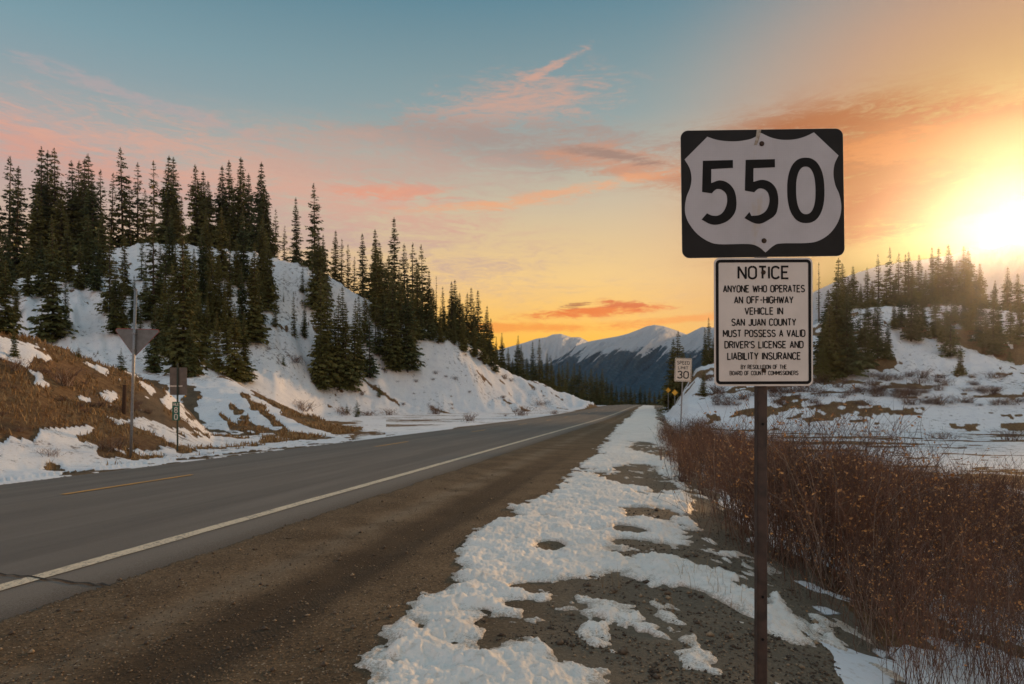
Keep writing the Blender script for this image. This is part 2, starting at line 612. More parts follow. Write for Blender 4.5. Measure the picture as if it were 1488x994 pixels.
LEFT_SNOW = [ip(p) for p in [
    [(-20, 180), (50, 178), (110, 200), (230, 240), (290, 300), (230, 312), (180, 290), (140, 335), (60, 290), (-20, 282)],
    [(140, 350), (200, 375), (235, 430), (190, 415)], [(405, 492), (440, 486), (475, 500), (465, 520), (415, 515)],
    [(515, 475), (560, 480), (602, 500), (572, 517)], [(385, 288), (540, 325), (595, 350), (545, 365), (500, 342), (440, 320)],
    [(-20, 745), (60, 700), (170, 745), (190, 665), (280, 660), (380, 680), (420, 730), (490, 750), (480, 790), (550, 830), (600, 810),
     (700, 825), (870, 790), (1349, 735), (1800, 690), (1800, 725), (1349, 768), (870, 825), (400, 885), (0, 950), (-300, 990), (-300, 745)],
    [(555, 590), (640, 600), (720, 580), (800, 610), (900, 650), (1349, 690), (1349, 740), (950, 755), (800, 700), (750, 672), (600, 625)],
    [(600, 770), (640, 765), (900, 750), (905, 782), (740, 812), (640, 792)], [(350, 655), (460, 635), (492, 700), (400, 685)],
    [(720, 405), (790, 440), (800, 470), (770, 478), (730, 440)], [(600, 385), (630, 395), (620, 405)],
    [(640, 362), (880, 362), (1180, 380), (1349, 430), (1480, 500), (1700, 640), (1760, 690), (1349, 690), (1280, 672), (1100, 655), (1000, 655),
     (900, 590), (850, 550), (835, 500), (870, 440), (820, 405), (700, 385)]]]
BARE2 = [[(345, 553), (385, 564), (440, 596), (500, 621), (560, 629), (490, 634), (430, 614), (395, 590), (362, 566)],
         [(352, 572), (385, 594), (412, 620), (398, 620), (366, 592)], [(345, 612), (420, 628), (480, 636), (430, 639), (350, 624)], [(318, 600), (345, 618), (365, 632), (335, 626)]]
LEFT_BARE = [ip(p) for p in [[(210, 850), (260, 835), (310, 850), (330, 875), (260, 880)], [(940, 430), (1010, 440), (1030, 480), (1010, 540), (1040, 600),
                             (1060, 630), (980, 605), (950, 560)], [(1190, 535), (1250, 560), (1330, 660), (1349, 690), (1290, 640), (1230, 590)],
                             [(750, 672), (1349, 697), (1349, 703), (760, 680)], [(1300, 440), (1349, 455), (1349, 500), (1310, 470)]]]


def masks(x, y, z):
    """snow cover and dry-grass cover of the ground"""
    u, v = road_uv(x, y)
    px, py = proj(x, np.maximum(y, .3), z)
    n = fbm(x * .5, y * .5, 4); nf = fbm(x * 2.3, y * 2.3, 4)
    snow = np.ones_like(x)                       # hills and valley floor are snowed over
    # gravel by the road
    snow = np.where((u > -13.2) & (u < 1.2 + .5 * n), 0.0, snow)
    # left bank and spur
    left = (y < 66) & (y > 4) & (u < -11.5) & (px > -400) & (px < 660)
    d = np.full(x.shape, -1e3)
    idx = np.nonzero(left)
    if len(idx[0]):
        qx, qy = px[idx], py[idx]
        dd = np.full(qx.shape, -1e3)
        for p in LEFT_SNOW: dd = np.maximum(dd, sdf(qx, qy, p))
        for p in LEFT_BARE: dd = np.minimum(dd, -sdf(qx, qy, p))
        pm = F / y[idx]
        s = sst(-2.5, 2.5, dd + (fbm(x[idx] * 1.4, y[idx] * 1.4, 4) * 9 + 4 * nf[idx]))
        qu = (qx > 440) & (qx < 560)
        s = np.where(qx > 380, np.maximum(s, sst(.1, .3, fbm(x[idx] * .7, y[idx] * .25 + 5, 3) - .0)), s)
        s = np.maximum(s, sst(480, 560, qx + 12 * nf[idx]))
        db = np.full(qx.shape, -1e3)
        for p in BARE2: db = np.maximum(db, sdf(qx, qy, p))
        s = s * (1 - sst(-3, 2, db + 6 * fbm(x[idx] * 1.2, y[idx] * .8, 3)))
        s = np.maximum(s, 0)
        snow[idx] = s
    hillz = (y >= 40) & (u < -13)
    bare = sst(.28, .45, fbm(x * .22 + 40, y * .5, 4) + .25 * nf - .12)
    snow = np.where(hillz & (y > 66), snow * (1 - .75 * bare), snow)
    flat = (u < -12.2) & (py < 640) & ((py < 600) | (px > 560)) & (px > 470) & (y < 110) & (y > 30)
    fw = sst(470, 560, px + 30 * n)
    snow = np.where(flat, snow * (1 - fw) + fw * (1 - .8 * sst(.25, .4, fbm(x * .1, y * .6, 3))), snow)
    # valley to the right
    str_ = fbm(x * .085 + 3, y * .26 + .03 * x, 5, .6) + .45 * fbm(x * .7, y * .9, 4)
    vb = sst(.08, .26, str_)
    snow = np.where((u > 3) & (y < 150) & (y > 8), snow * (1 - .85 * vb), snow)
    # near verge under the willows: snow with gravel showing
    near = (u > -2.6) & (u < 14) & (y < 60)
    gravel = near & (u < 1.4 + .5 * n)
    snow = np.where(gravel, 0.0, snow)
    edge = (u > 1.2 + .4 * n) & (u < 3.5) & (y < 30)
    snow = np.where(edge, sst(-.25, .05, n + .4 * nf + .1), snow)
    grass = np.zeros_like(x)
    grass = np.where(u < -12.4, 1.0, grass)
    grass = np.where(u > 1.8, 1.0, grass)
    # gravel track at the foot of the bank
    tr = ip([(700, 470), (830, 430), (850, 500), (835, 560), (900, 610), (1050, 650), (1349, 690), (1349, 705), (900, 660), (740, 600), (690, 560)])
    g = sst(-6, 4, sdf(px, py, tr))
    grass = np.where((u < -12.4) & (y > 20) & (y < 60), np.minimum(grass, 1 - g), grass)
    g2 = ip([(940, 430), (1010, 440), (1040, 600), (1300, 690), (1000, 640), (950, 560)])
    grass = np.where((u < -12.4) & (y > 20) & (y < 60), np.minimum(grass, 1 - sst(-6, 4, sdf(px, py, g2))), grass)
    return snow, grass


def grid_faces(nr, nc, wrap=False):
    i = np.arange(nr - 1)[:, None] * nc
    j = np.arange(nc - 1)[None, :]
    a = (i + j).ravel()
    return np.stack([a, a + 1, a + nc + 1, a + nc], 1)


# ------------------------------------------------------------------ materials
def new_mat(name):
    m = bpy.data.materials.new(name)
    m.use_nodes = True
    nt = m.node_tree
    nt.nodes.clear()
    t = NT(nt)
    out = t.n("ShaderNodeOutputMaterial")
    b = t.n("ShaderNodeBsdfPrincipled")
    t.l(b.outputs[0], out.inputs[0])
    return m, t, b


def bump(t, b, h, dist=0.01, strength=1.0):
    bn = t.n("ShaderNodeBump")
    bn.inputs["Distance"].default_value = dist
    bn.inputs["Strength"].default_value = strength
    t.l(h, bn.inputs["Height"])
    t.l(bn.outputs[0], b.inputs["Normal"])


def plain(name, c, rough=0.6, metal=0.0, var=0.15, scale=20.0, c2=None, bmp=0.0):
    m, t, b = new_mat(name)
    tc = t.n("ShaderNodeTexCoord").outputs["Object"]
    n = t.noise(tc, scale, 5, .6)
    c = tuple(c[:3]) + (1,)
    d = tuple(k * (1 - var * 2) for k in c[:3]) + (1,) if c2 is None else tuple(c2[:3]) + (1,)
    t.l(t.mix(t.mr(n, .35, .68), c, d), b.inputs["Base Color"])
    b.inputs["Roughness"].default_value = rough
    b.inputs["Metallic"].default_value = metal
    if bmp: bump(t, b, n, bmp)
    return m


def snow_nodes(t, pos, cols_=((.84, .82, .82, 1), (.76, .75, .77, 1))):
    big = t.noise(pos, .8, 4)
    dirt = t.noise(pos, 14, 5, .65)
    c = t.mix(t.mr(big, .35, .7), cols_[0], cols_[1])
    c = t.mix(t.m("MULTIPLY", t.mr(dirt, .50, .78), .6), c, (.46, .37, .28, 1))
    h = t.m("ADD", t.m("MULTIPLY", t.noise(pos, 22, 5, .6), .6), t.m("MULTIPLY", t.noise(pos, 90, 3), .18))
    return c, h


def snow_mat(name):
    m, t, b = new_mat(name)
    pos = t.n("ShaderNodeNewGeometry").outputs["Position"]
    c, h = snow_nodes(t, pos, ((.88, .81, .74, 1), (.80, .73, .66, 1)))
    rim = t.n("ShaderNodeAttribute", attribute_name="rim").outputs["Fac"]
    gr_ = t.noise(pos, 60, 5, .75)
    df = t.mr(t.m("ADD", t.m("MULTIPLY", rim, .30), t.m("ADD", gr_, t.m("MULTIPLY", t.m("SUBTRACT", t.noise(pos, 2.2, 4), .5), .35))), .60, .86)
    c = t.mix(t.m("MULTIPLY", df, .8), c, (.30, .22, .15, 1))
    t.l(c, b.inputs["Base Color"])
    b.inputs["Roughness"].default_value = .55
    b.inputs["Specular IOR Level"].default_value = .3
    bump(t, b, h, .02, .8)
    return m


def ground_mat():
    m, t, b = new_mat("ground_material")
    g = t.n("ShaderNodeNewGeometry")
    pos = g.outputs["Position"]
    at = lambda nm: t.n("ShaderNodeAttribute", attribute_name=nm).outputs["Fac"]
    sn, gr, uu, vv = at("snow"), at("grass"), at("road_u"), at("road_v")
    # gravel
    n1 = t.noise(pos, 1.1, 5, .6); n2 = t.noise(pos, 34, 4, .7); n3 = t.noise(pos, 130, 3, .7)
    gravel = t.mix(t.mr(n1, .35, .65), (.125, .084, .048, 1), (.205, .142, .084, 1))
    gravel = t.mix(t.mr(n2, .42, .62), t.mix(.5, gravel, (.035, .024, .015, 1)), gravel)
    vor = t.n("ShaderNodeTexVoronoi"); vor.inputs["Scale"].default_value = 58
    t.l(pos, vor.inputs["Vector"])
    wn = t.n("ShaderNodeSeparateColor"); t.l(vor.outputs["Color"], wn.inputs[0])
    peb = t.m("MULTIPLY", t.m("GREATER_THAN", wn.outputs[0], .70), t.m("LESS_THAN", vor.outputs["Distance"], .42))
    pebc = t.ramp(wn.outputs[1], [(0, (.10, .065, .04, 1)), (.4, (.24, .15, .08, 1)), (.75, (.30, .22, .15, 1)), (1, (.42, .36, .28, 1))])
    gravel = t.mix(t.m("MULTIPLY", peb, .75), gravel, pebc)
    # compacted damp wheel track with tread marks
    trk = t.m("ABSOLUTE", t.m("ADD", t.m("ADD", uu, 2.62), t.m("MULTIPLY", t.m("SUBTRACT", t.noise(pos, .25, 2), .5), .5)))
    tf = t.m("MULTIPLY", t.mr(trk, .42, .18), t.mr(vv, 26, 9))
    tread = t.m("SINE", t.m("MULTIPLY", t.m("ADD", vv, t.m("MULTIPLY", trk, 1.2)), 150))
    gravel = t.mix(t.m("MULTIPLY", tf, .66), gravel, (.032, .022, .014, 1))
    pale = t.m("MULTIPLY", t.mr(t.m("ABSOLUTE", t.m("ADD", uu, 3.25)), .35, .05), t.mr(n1, .35, .6))
    gravel = t.mix(t.m("MULTIPLY", pale, .35), gravel, (.30, .235, .165, 1))
    # greyer verge beyond the snow
    vg = t.mr(uu, -1.4, -.4)
    gravel = t.mix(t.m("MULTIPLY", vg, .55), gravel, t.mix(n2, (.11, .090, .070, 1), (.34, .285, .215, 1)))
    # dry grass and earth
    gn = t.noise(t.mapping(pos, (3, 3, 1)), 2.2, 7, .7)
    gn2 = t.noise(pos, .6, 4, .6)
    grass = t.ramp(gn, [(.25, (.045, .024, .012, 1)), (.42, (.13, .072, .032, 1)), (.6, (.24, .145, .066, 1)), (.8, (.34, .24, .13, 1))])
    grass = t.mix(t.mr(gn2, .4, .7), grass, t.mix(.5, grass, (.11, .05, .025, 1)))
    soil = t.mix(t.m("MULTIPLY", gr, 1.0), gravel, grass)
    # snow
    sc, sh = snow_nodes(t, pos)
    brk = t.noise(pos, 3.0, 7, .65)
    sf = t.mr(t.m("ADD", sn, t.m("MULTIPLY", t.m("SUBTRACT", brk, .5), .9)), .42, .58)
    # dead stalks and stones poking through the hill snow
    spk = t.noise(t.mapping(pos, (1, 1, .6)), 1.9, 8, .78)
    spf = t.m("MULTIPLY", t.mr(t.m("ADD", spk, t.m("MULTIPLY", t.m("SUBTRACT", t.noise(pos, .11, 3), .5), .35)), .565, .66), .85)
    spf = t.m("MULTIPLY", spf, t.m("GREATER_THAN", t.m("ABSOLUTE", uu), 12.4))
    sc = t.mix(spf, sc, (.10, .065, .045, 1))
    t.l(t.mix(sf, soil, sc), b.inputs["Base Color"])
    b.inputs["Roughness"].default_value = .85
    b.inputs["Specular IOR Level"].default_value = .15
    hg = t.m("ADD", t.m("MULTIPLY", n2, .6), t.m("ADD", t.m("MULTIPLY", n3, .4), t.m("MULTIPLY", peb, .35)))
    hg = t.m("ADD", hg, t.m("MULTIPLY", t.m("MULTIPLY", t.m("MULTIPLY", tf, t.mr(t.noise(pos, 1.7, 3), .42, .62)), tread), .10))
    hh = t.m("ADD", t.m("MULTIPLY", sf, t.m("ADD", sh, 2.0)), t.m("MULTIPLY", t.m("SUBTRACT", 1.0, sf), hg))
    bump(t, b, hh, .020, 1.0)
    return m


def asphalt_mat():
    m, t, b = new_mat("asphalt_material")
    pos = t.n("ShaderNodeNewGeometry").outputs["Position"]
    uu = t.n("ShaderNodeAttribute", attribute_name="road_u").outputs["Fac"]
    vv = t.n("ShaderNodeAttribute", attribute_name="road_v").outputs["Fac"]
    cmb = t.n("ShaderNodeCombineXYZ"); t.l(uu, cmb.inputs[0]); t.l(vv, cmb.inputs[1])
    uv = cmb.outputs[0]
    streak = t.noise(t.mapping(uv, (2.6, .10, 1)), 1.3, 6, .65)
    patch = t.noise(t.mapping(uv, (.9, .25, 1)), 1.0, 5, .6)
    grain = t.noise(pos, 260, 2, .8); grain2 = t.noise(pos, 60, 4, .75)
    c = t.mix(t.mr(streak, .32, .7), (.165, .145, .125, 1), (.245, .215, .185, 1))
    c = t.mix(t.m("MULTIPLY", t.mr(patch, .4, .7), .5), c, (.18, .155, .132, 1))
    # darker wheel paths
    for uc in (-6.0, -7.6, -9.4, -10.9):
        wp = t.mr(t.m("ABSOLUTE", t.m("SUBTRACT", uu, uc)), .5, .1)
        c = t.mix(t.m("MULTIPLY", wp, .28), c, (.08, .075, .07, 1))
    sh = t.mr(t.m("ADD", uu, t.m("MULTIPLY", t.m("SUBTRACT", patch, .5), .3)), -4.85, -4.72)
    c = t.mix(t.m("MULTIPLY", sh, .8), c, t.mix(grain2, (.19, .165, .14, 1), (.32, .275, .23, 1)))
    # fine gravel spilled along both edges
    sp_ = t.m("MULTIPLY", t.mr(t.m("ADD", uu, t.m("MULTIPLY", t.m("SUBTRACT", grain2, .5), 1.4)), -4.62, -4.2), .8)
    c = t.mix(sp_, c, (.085, .062, .042, 1))
    c = t.mix(t.mr(grain, .35, .75), t.mix(.45, c, (.02, .02, .02, 1)), t.mix(.22, c, (.32, .28, .24, 1)))
    t.l(c, b.inputs["Base Color"])
    b.inputs["Roughness"].default_value = .82
    b.inputs["Specular IOR Level"].default_value = .25
    bump(t, b, t.m("ADD", grain, grain2), .004, .8)
    return m


def paint_mat(name, c):
    m, t, b = new_mat(name)
    pos = t.n("ShaderNodeNewGeometry").outputs["Position"]
    n = t.noise(pos, 35, 6, .75); n2 = t.noise(pos, 2.0, 4)
    f = t.mr(t.m("ADD", n, t.m("MULTIPLY", n2, .25)), .62, .78)
    t.l(t.mix(f, c, (.13, .115, .10, 1)), b.inputs["Base Color"])
    b.inputs["Roughness"].default_value = .7
    bump(t, b, t.noise(pos, 200, 3), .003)
    return m


def foliage_mat(name, dark, light):
    m, t, b = new_mat(name)
    oi = t.n("ShaderNodeObjectInfo").outputs["Random"]
    pos = t.n("ShaderNodeTexCoord").outputs["Object"]
    n = t.noise(pos, 2.4, 4, .7)
    c = t.mix(t.mr(n, .35, .7), dark, light)
    c = t.mix(t.m("MULTIPLY", oi, .6), c, (light[0] * 1.35, light[1] * 1.05, light[2] * .7, 1))
    t.l(c, b.inputs["Base Color"])
    b.inputs["Roughness"].default_value = .75
    b.inputs["Specular IOR Level"].default_value = .2
    return m


def mountain_mat():
    m, t, b = new_mat("mountain_material")
    pos = t.n("ShaderNodeNewGeometry").outputs["Position"]
    sn = t.n("ShaderNodeAttribute", attribute_name="snow").outputs["Fac"]
    nz = t.noise(pos, .045, 8, .75)
    nf = t.noise(pos, .28, 6, .75)
    f = t.mr(t.m("ADD", sn, t.m("ADD", t.m("MULTIPLY", t.m("SUBTRACT", nz, .5), .9), t.m("MULTIPLY", t.m("SUBTRACT", nf, .5), .7))), .36, .64)
    forest = t.mix(t.mr(nf, .4, .65), (.026, .090, .150, 1), (.052, .145, .215, 1))  # blue of distance haze painted into the forest colour
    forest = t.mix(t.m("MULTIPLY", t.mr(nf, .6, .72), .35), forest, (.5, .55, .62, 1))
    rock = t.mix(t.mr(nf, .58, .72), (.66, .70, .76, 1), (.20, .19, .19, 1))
    t.l(t.mix(f, forest, rock), b.inputs["Base Color"])
    b.inputs["Roughness"].default_value = .85
    b.inputs["Specular IOR Level"].default_value = .1
    bump(t, b, t.m('ADD', nf, nz), 4.0, 1.0)
    return m


M_GROUND = ground_mat()
M_SNOW = snow_mat("snow_material")
M_ASPH = asphalt_mat()
M_WHITE = paint_mat("white_road_paint", (.68, .56, .40, 1))
M_YEL = paint_mat("yellow_road_paint", (.62, .30, .05, 1))
M_CRACK = plain("crack_tar", (.012, .011, .01), .9)
M_CROWN = foliage_mat("spruce_needles", (.034, .050, .020, 1), (.135, .140, .050, 1))
M_BARK = plain("spruce_bark", (.075, .052, .038), .9, bmp=.01)
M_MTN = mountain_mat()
M_TWIG = plain("willow_bark", (.185, .085, .050), .7, var=.3, scale=1.2, c2=(.065, .038, .028))
M_TWIG2 = plain("grey_willow_bark", (.32, .235, .18), .7, var=.2, scale=3)
M_LEAF = plain("withered_willow_leaf", (.62, .30, .09), .6, scale=30, c2=(.32, .16, .07))
M_STRAW = plain("dry_straw", (.38, .24, .10), .8, scale=4, c2=(.19, .11, .05))
M_STONE = plain("pebble_stone", (.16, .115, .075), .8, scale=14, c2=(.06, .045, .035))

# ------------------------------------------------------------------ ground sheet
cols = np.concatenate([np.linspace(-math.pi, -1.0, 24)[:-1], np.linspace(-1.0, -.69, 26)[:-1],
                       np.arctan(np.linspace(math.tan(-.69), math.tan(.69), 640)), np.linspace(.69, 1.0, 26)[1:],
                       np.linspace(1.0, math.pi, 24)[1:]])
rows = np.concatenate([[0.02, .5, 1.2, 2.0], np.exp(np.linspace(math.log(2.5), math.log(330), 430)),
                       np.exp(np.linspace(math.log(360), math.log(1040), 14))])
TH, RR = np.meshgrid(cols, rows)
# rows follow forward distance inside the view, radius outside it
dist = RR / np.maximum(np.cos(np.clip(TH, -.8, .8)), .6)
GX, GY = np.sin(TH) * dist, np.cos(TH) * dist
GZ = terrain(GX, GY)
GS, GG = masks(GX, GY, GZ)
GU, GV = road_uv(GX, GY)
GZ = GZ + .07 * sst(.35, .7, GS) * sst(60, 20, GY) * (GU < -12.3) * sst(.2, .6, fbm(GX * 3, GY * 3, 2) * .3 + .6)
me = npmesh("ground", np.stack([GX, GY, GZ], -1).reshape(-1, 3), grid_faces(*GX.shape)[:, ::-1], [M_GROUND], smooth=True,
            attrs={"snow": GS, "grass": GG, "road_u": GU, "road_v": GV})
tag(nobj("ground", me), kind="structure")

# ------------------------------------------------------------------ snow lying on the verge (fine relief)
sa = np.linspace(math.tan(R(-22)), math.tan(R(31)), 700)
sr = np.exp(np.linspace(math.log(2.9), math.log(165), 760))
SA, SY = np.meshgrid(sa, sr)
SX = SA * SY
su, sv = road_uv(SX, SY)
gzv = terrain(SX, SY)
sd = belt_sdf(SX, SY)
lump = fbm(SX * 5, SY * 5, 4)
lump2 = fbm(SX * 13 + 3, SY * 13, 4)
sdn = sd + .14 * fbm(SX * 2.2, SY * 2.2, 3) + .16 * lump + .07 * lump2 - .02
sdn = sdn - .12 * sst(6, 20, SY) * sst(.05, .5, fbm(SX * 1.3 + 7, SY * .55, 3))
sdn = sdn - (.45 * sst(14, 60, SY)) * (.5 + fbm(SX * 1.1 + 9, SY * .22, 4))
sdn = sdn - .22 * sst(.10, .5, fbm(SX * 2.6 + 31, SY * 1.9, 4)) * sst(.7, .1, sd) - .5 * sst(.34, .52, fbm(SX * 1.9 + 3, SY * 1.2 + 40, 4))
isl = sst(-.55, -.05, sd) * (fbm(SX * 3.4 + 60, SY * 2.4, 4) - .34) * .5
sdn = np.maximum(sdn, np.where((sd > -.6) & (su > -1.35 + .1 * lump), isl, -1))
thick = .022 * np.clip(sdn / .16, 0, 1) ** .8 + .036 * np.clip(sdn / .7, 0, 1)
relief = (.032 * lump + .015 * np.abs(lump2) * 2 - .004 + .010 * fbm(SX * 34, SY * 34, 3) + .026 * fbm(SX * 1.9, SY * 1.9, 3))
pits = -.022 * sst(.35, .8, fbm(SX * 8 + 11, SY * 8, 2))
sz = gzv + np.where(sdn > 0, thick + (relief + pits) * np.clip(sdn / .18, 0, 1), np.maximum(sdn * 1.2, -.10) - .004)
keep = sdn > -.10
fc = grid_faces(*SX.shape)
kf = keep.ravel()[fc].any(1)
fc = fc[kf]
used = np.unique(fc)
remap = np.full(SX.size, -1); remap[used] = np.arange(len(used))
me = npmesh("snow_verge", np.stack([SX, SY, sz], -1).reshape(-1, 3)[used], remap[fc], [M_SNOW], smooth=True, attrs={"rim": np.clip(1 - sdn / .22, 0, 1).ravel()[used]})
tag(nobj("snow_verge", me), label="old lumpy snow lying along the gravel shoulder", kind="structure")

# ------------------------------------------------------------------ road
rv = np.concatenate([np.linspace(-60, 2, 40)[:-1], np.linspace(2, 60, 230)[:-1], np.linspace(60, 240, 120)])
ru = np.concatenate([np.linspace(-11.55, -8.5, 10), np.linspace(-8.5, -4.05, 14)[1:]])
RU, RV = np.meshgrid(ru, rv)
X, Y = uv_xy(RU, RV)
Z = surf(RU, RV) - .004
me = npmesh("road", np.stack([X, Y, Z], -1).reshape(-1, 3), grid_faces(*RU.shape), [M_ASPH], smooth=True, attrs={"road_u": RU, "road_v": RV})
tag(nobj("road", me), kind="structure")


def strip(name, u0, u1, v0, v1, m, dz, jag=.0, nv=None):
    n = nv or max(4, int((v1 - v0) / .25))
    n = min(n, 900)
    v = np.linspace(v0, v1, n)
    j0, j1 = jag * fbm(v * 6, v * 0 + 2, 3), jag * fbm(v * 6, v * 0 + 8, 3)
    U = np.stack([u0 + j0, (u0 + u1) / 2 + 0 * v, u1 + j1], 1); V = np.stack([v, v, v], 1)
    x, y = uv_xy(U, V)
    me = npmesh(name, np.stack([x, y, surf(U, V) + dz], -1).reshape(-1, 3), grid_faces(*U.shape), [m])
    return tag(nobj(name, me), kind="structure")


strip("white_edge_line", -4.99, -4.83, -20, 235, M_WHITE, .003, .012)
# yellow passing dashes, read off the photograph
vA = ray(100, 720, 1); 
def v_at(px, py):
    d = ray(px, py, 1.0); k = d[2] - ZC
    Yv = (CROWN - ZC) / k
    return road_uv(d[0] * Yv, Yv)[1]
v0, v1 = v_at(103, 719), v_at(288, 690)
L = v1 - v0
for k in range(-1, 14):
    strip("yellow_lane_dash", -8.56, -8.45, v0 + k * L * 4, v0 + k * L * 4 + L, M_YEL, .004, .006)

# crack across the paved shoulder
cv = [hit(0, 838), hit(190, 851)]
pts = []
for i, px in enumerate(np.linspace(-60, 186, 26)):
    py = 836 + (px + 40) * .068 + random.uniform(-1.6, 1.6)
    d = ray(px, py, 1.0); k = d[2] - ZC
    Yc = (CROWN - .09 - ZC) / k
    pts.append((d[0] * Yc, Yc))
vs, fs = [], []
for i, (x, y) in enumerate(pts):
    w = .010 + .012 * random.random() + (.02 if i > 22 else 0)
    for s in (-1, 1):
        yy = y + s * w
        uu_, vv_ = road_uv(np.array([x]), np.array([yy]))
        vs.append((x, yy, float(surf(uu_, vv_)[0]) + .0065))
for i in range(len(pts) - 1):
    fs.append((2 * i, 2 * i + 2, 2 * i + 3, 2 * i + 1))
me = bpy.data.meshes.new("road_crack"); me.from_pydata(vs, [], fs); me.materials.append(M_CRACK)
tag(nobj("road_crack", me), kind="structure")


# ------------------------------------------------------------------ mountains
def mountain(name, crest, toe_y, z_toe, shear, snowline, amp, seed, nx=420, nt=150, stripe=60):
    P = [ray(*p) for p in crest]
    ca = np.array([p[0] / p[1] for p in P]); cy = np.array([p[1] for p in P]); cz = np.array([p[2] for p in P])
    a = np.linspace(ca[0], ca[-1], nx)[None, :]
    t = np.concatenate([np.linspace(-.12, 0, 12)[:-1], np.linspace(0, 1, nt)])[:, None]
    A = a + 0 * t; T = t + 0 * a
    q = A + shear * np.maximum(T, 0)
    zc = np.interp(A, ca, cz); zq = np.interp(q, ca, cz)
    yc = np.interp(A, ca, cy)
    Yt = yc * (1 - T) + toe_y * T
    blend = sst(0, .5, T)
    zz = (zc * (1 - blend) + zq * blend)
    Tp = np.clip(T, 0, 1)
    ridg = 1 - np.abs(fbm(q * stripe + seed, T * .8 + seed, 4)) * 2.2
    ridg2 = 1 - np.abs(fbm(q * stripe * 2.7 + seed, T * 2.2 + seed, 4)) * 2.2
    Z_ = z_toe + (zz - z_toe) * (1 - Tp) ** 1.15 + amp * .8 * fbm(q * 150 + seed, T * 9, 4) * sst(0, .12, Tp) * (1 - Tp) + amp * (ridg * .75 + ridg2 * .35) * np.sin(np.pi * Tp ** .8)
    Z_ = np.where(T < 0, zc + T * 400, Z_)
    Xt = A * Yt
    snow = (Z_ - snowline) / (.22 * (cz.max() - z_toe)) + .5 + .5 * (ridg2 - .3) * .8 + .35 * (ridg - .4) + .75 * sst(.80, .97, 1 - np.abs(fbm(q * stripe * 1.7 + 50, T * 1.5, 4)) * 2.2) * sst(.75, .3, T)
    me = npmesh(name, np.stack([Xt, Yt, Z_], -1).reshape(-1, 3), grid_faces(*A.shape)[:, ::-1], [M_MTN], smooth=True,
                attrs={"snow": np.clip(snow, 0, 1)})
    return tag(nobj(name, me), kind="structure")


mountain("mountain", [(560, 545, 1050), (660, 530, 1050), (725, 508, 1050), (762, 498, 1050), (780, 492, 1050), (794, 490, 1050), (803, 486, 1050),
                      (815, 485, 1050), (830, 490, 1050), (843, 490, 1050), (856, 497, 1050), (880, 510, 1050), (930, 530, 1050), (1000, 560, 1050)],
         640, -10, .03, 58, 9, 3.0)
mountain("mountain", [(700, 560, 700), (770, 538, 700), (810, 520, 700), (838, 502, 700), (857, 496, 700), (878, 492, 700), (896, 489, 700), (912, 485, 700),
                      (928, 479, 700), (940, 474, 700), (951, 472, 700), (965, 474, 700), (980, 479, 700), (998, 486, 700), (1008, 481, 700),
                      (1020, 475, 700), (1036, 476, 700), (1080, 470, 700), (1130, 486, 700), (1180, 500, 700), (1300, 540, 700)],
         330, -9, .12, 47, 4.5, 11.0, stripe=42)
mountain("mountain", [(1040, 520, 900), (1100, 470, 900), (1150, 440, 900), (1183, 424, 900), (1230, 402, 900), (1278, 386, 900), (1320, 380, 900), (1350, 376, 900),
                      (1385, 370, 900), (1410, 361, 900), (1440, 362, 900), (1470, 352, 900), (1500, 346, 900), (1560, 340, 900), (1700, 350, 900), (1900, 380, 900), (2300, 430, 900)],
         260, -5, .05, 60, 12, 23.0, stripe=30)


# ------------------------------------------------------------------ spruce trees
def tubes(paths, radii, n=3):
    """paths (N,K,3), radii (N,K) -> verts, quads"""
    N, K, _ = paths.shape
    d = np.gradient(paths, axis=1)
    d /= np.linalg.norm(d, axis=2, keepdims=True) + 1e-9
    ref = np.where(np.abs(d[..., 2:3]) > .9, np.array([1., 0, 0]), np.array([0., 0, 1]))
    s = np.cross(d, ref); s /= np.linalg.norm(s, axis=2, keepdims=True) + 1e-9
    b = np.cross(d, s)
    ang = np.arange(n) * 2 * np.pi / n
    v = paths[:, :, None, :] + radii[:, :, None, None] * (s[:, :, None, :] * np.cos(ang)[None, None, :, None] + b[:, :, None, :] * np.sin(ang)[None, None, :, None])
    base_i = (np.arange(N)[:, None, None] * K + np.arange(K - 1)[None, :, None]) * n
    j = np.arange(n)[None, None, :]
    j2 = (j + 1) % n
    q = np.stack([base_i + j, base_i + j2, base_i + n + j2, base_i + n + j], -1).reshape(-1, 4)
    return v.reshape(-1, 3), q


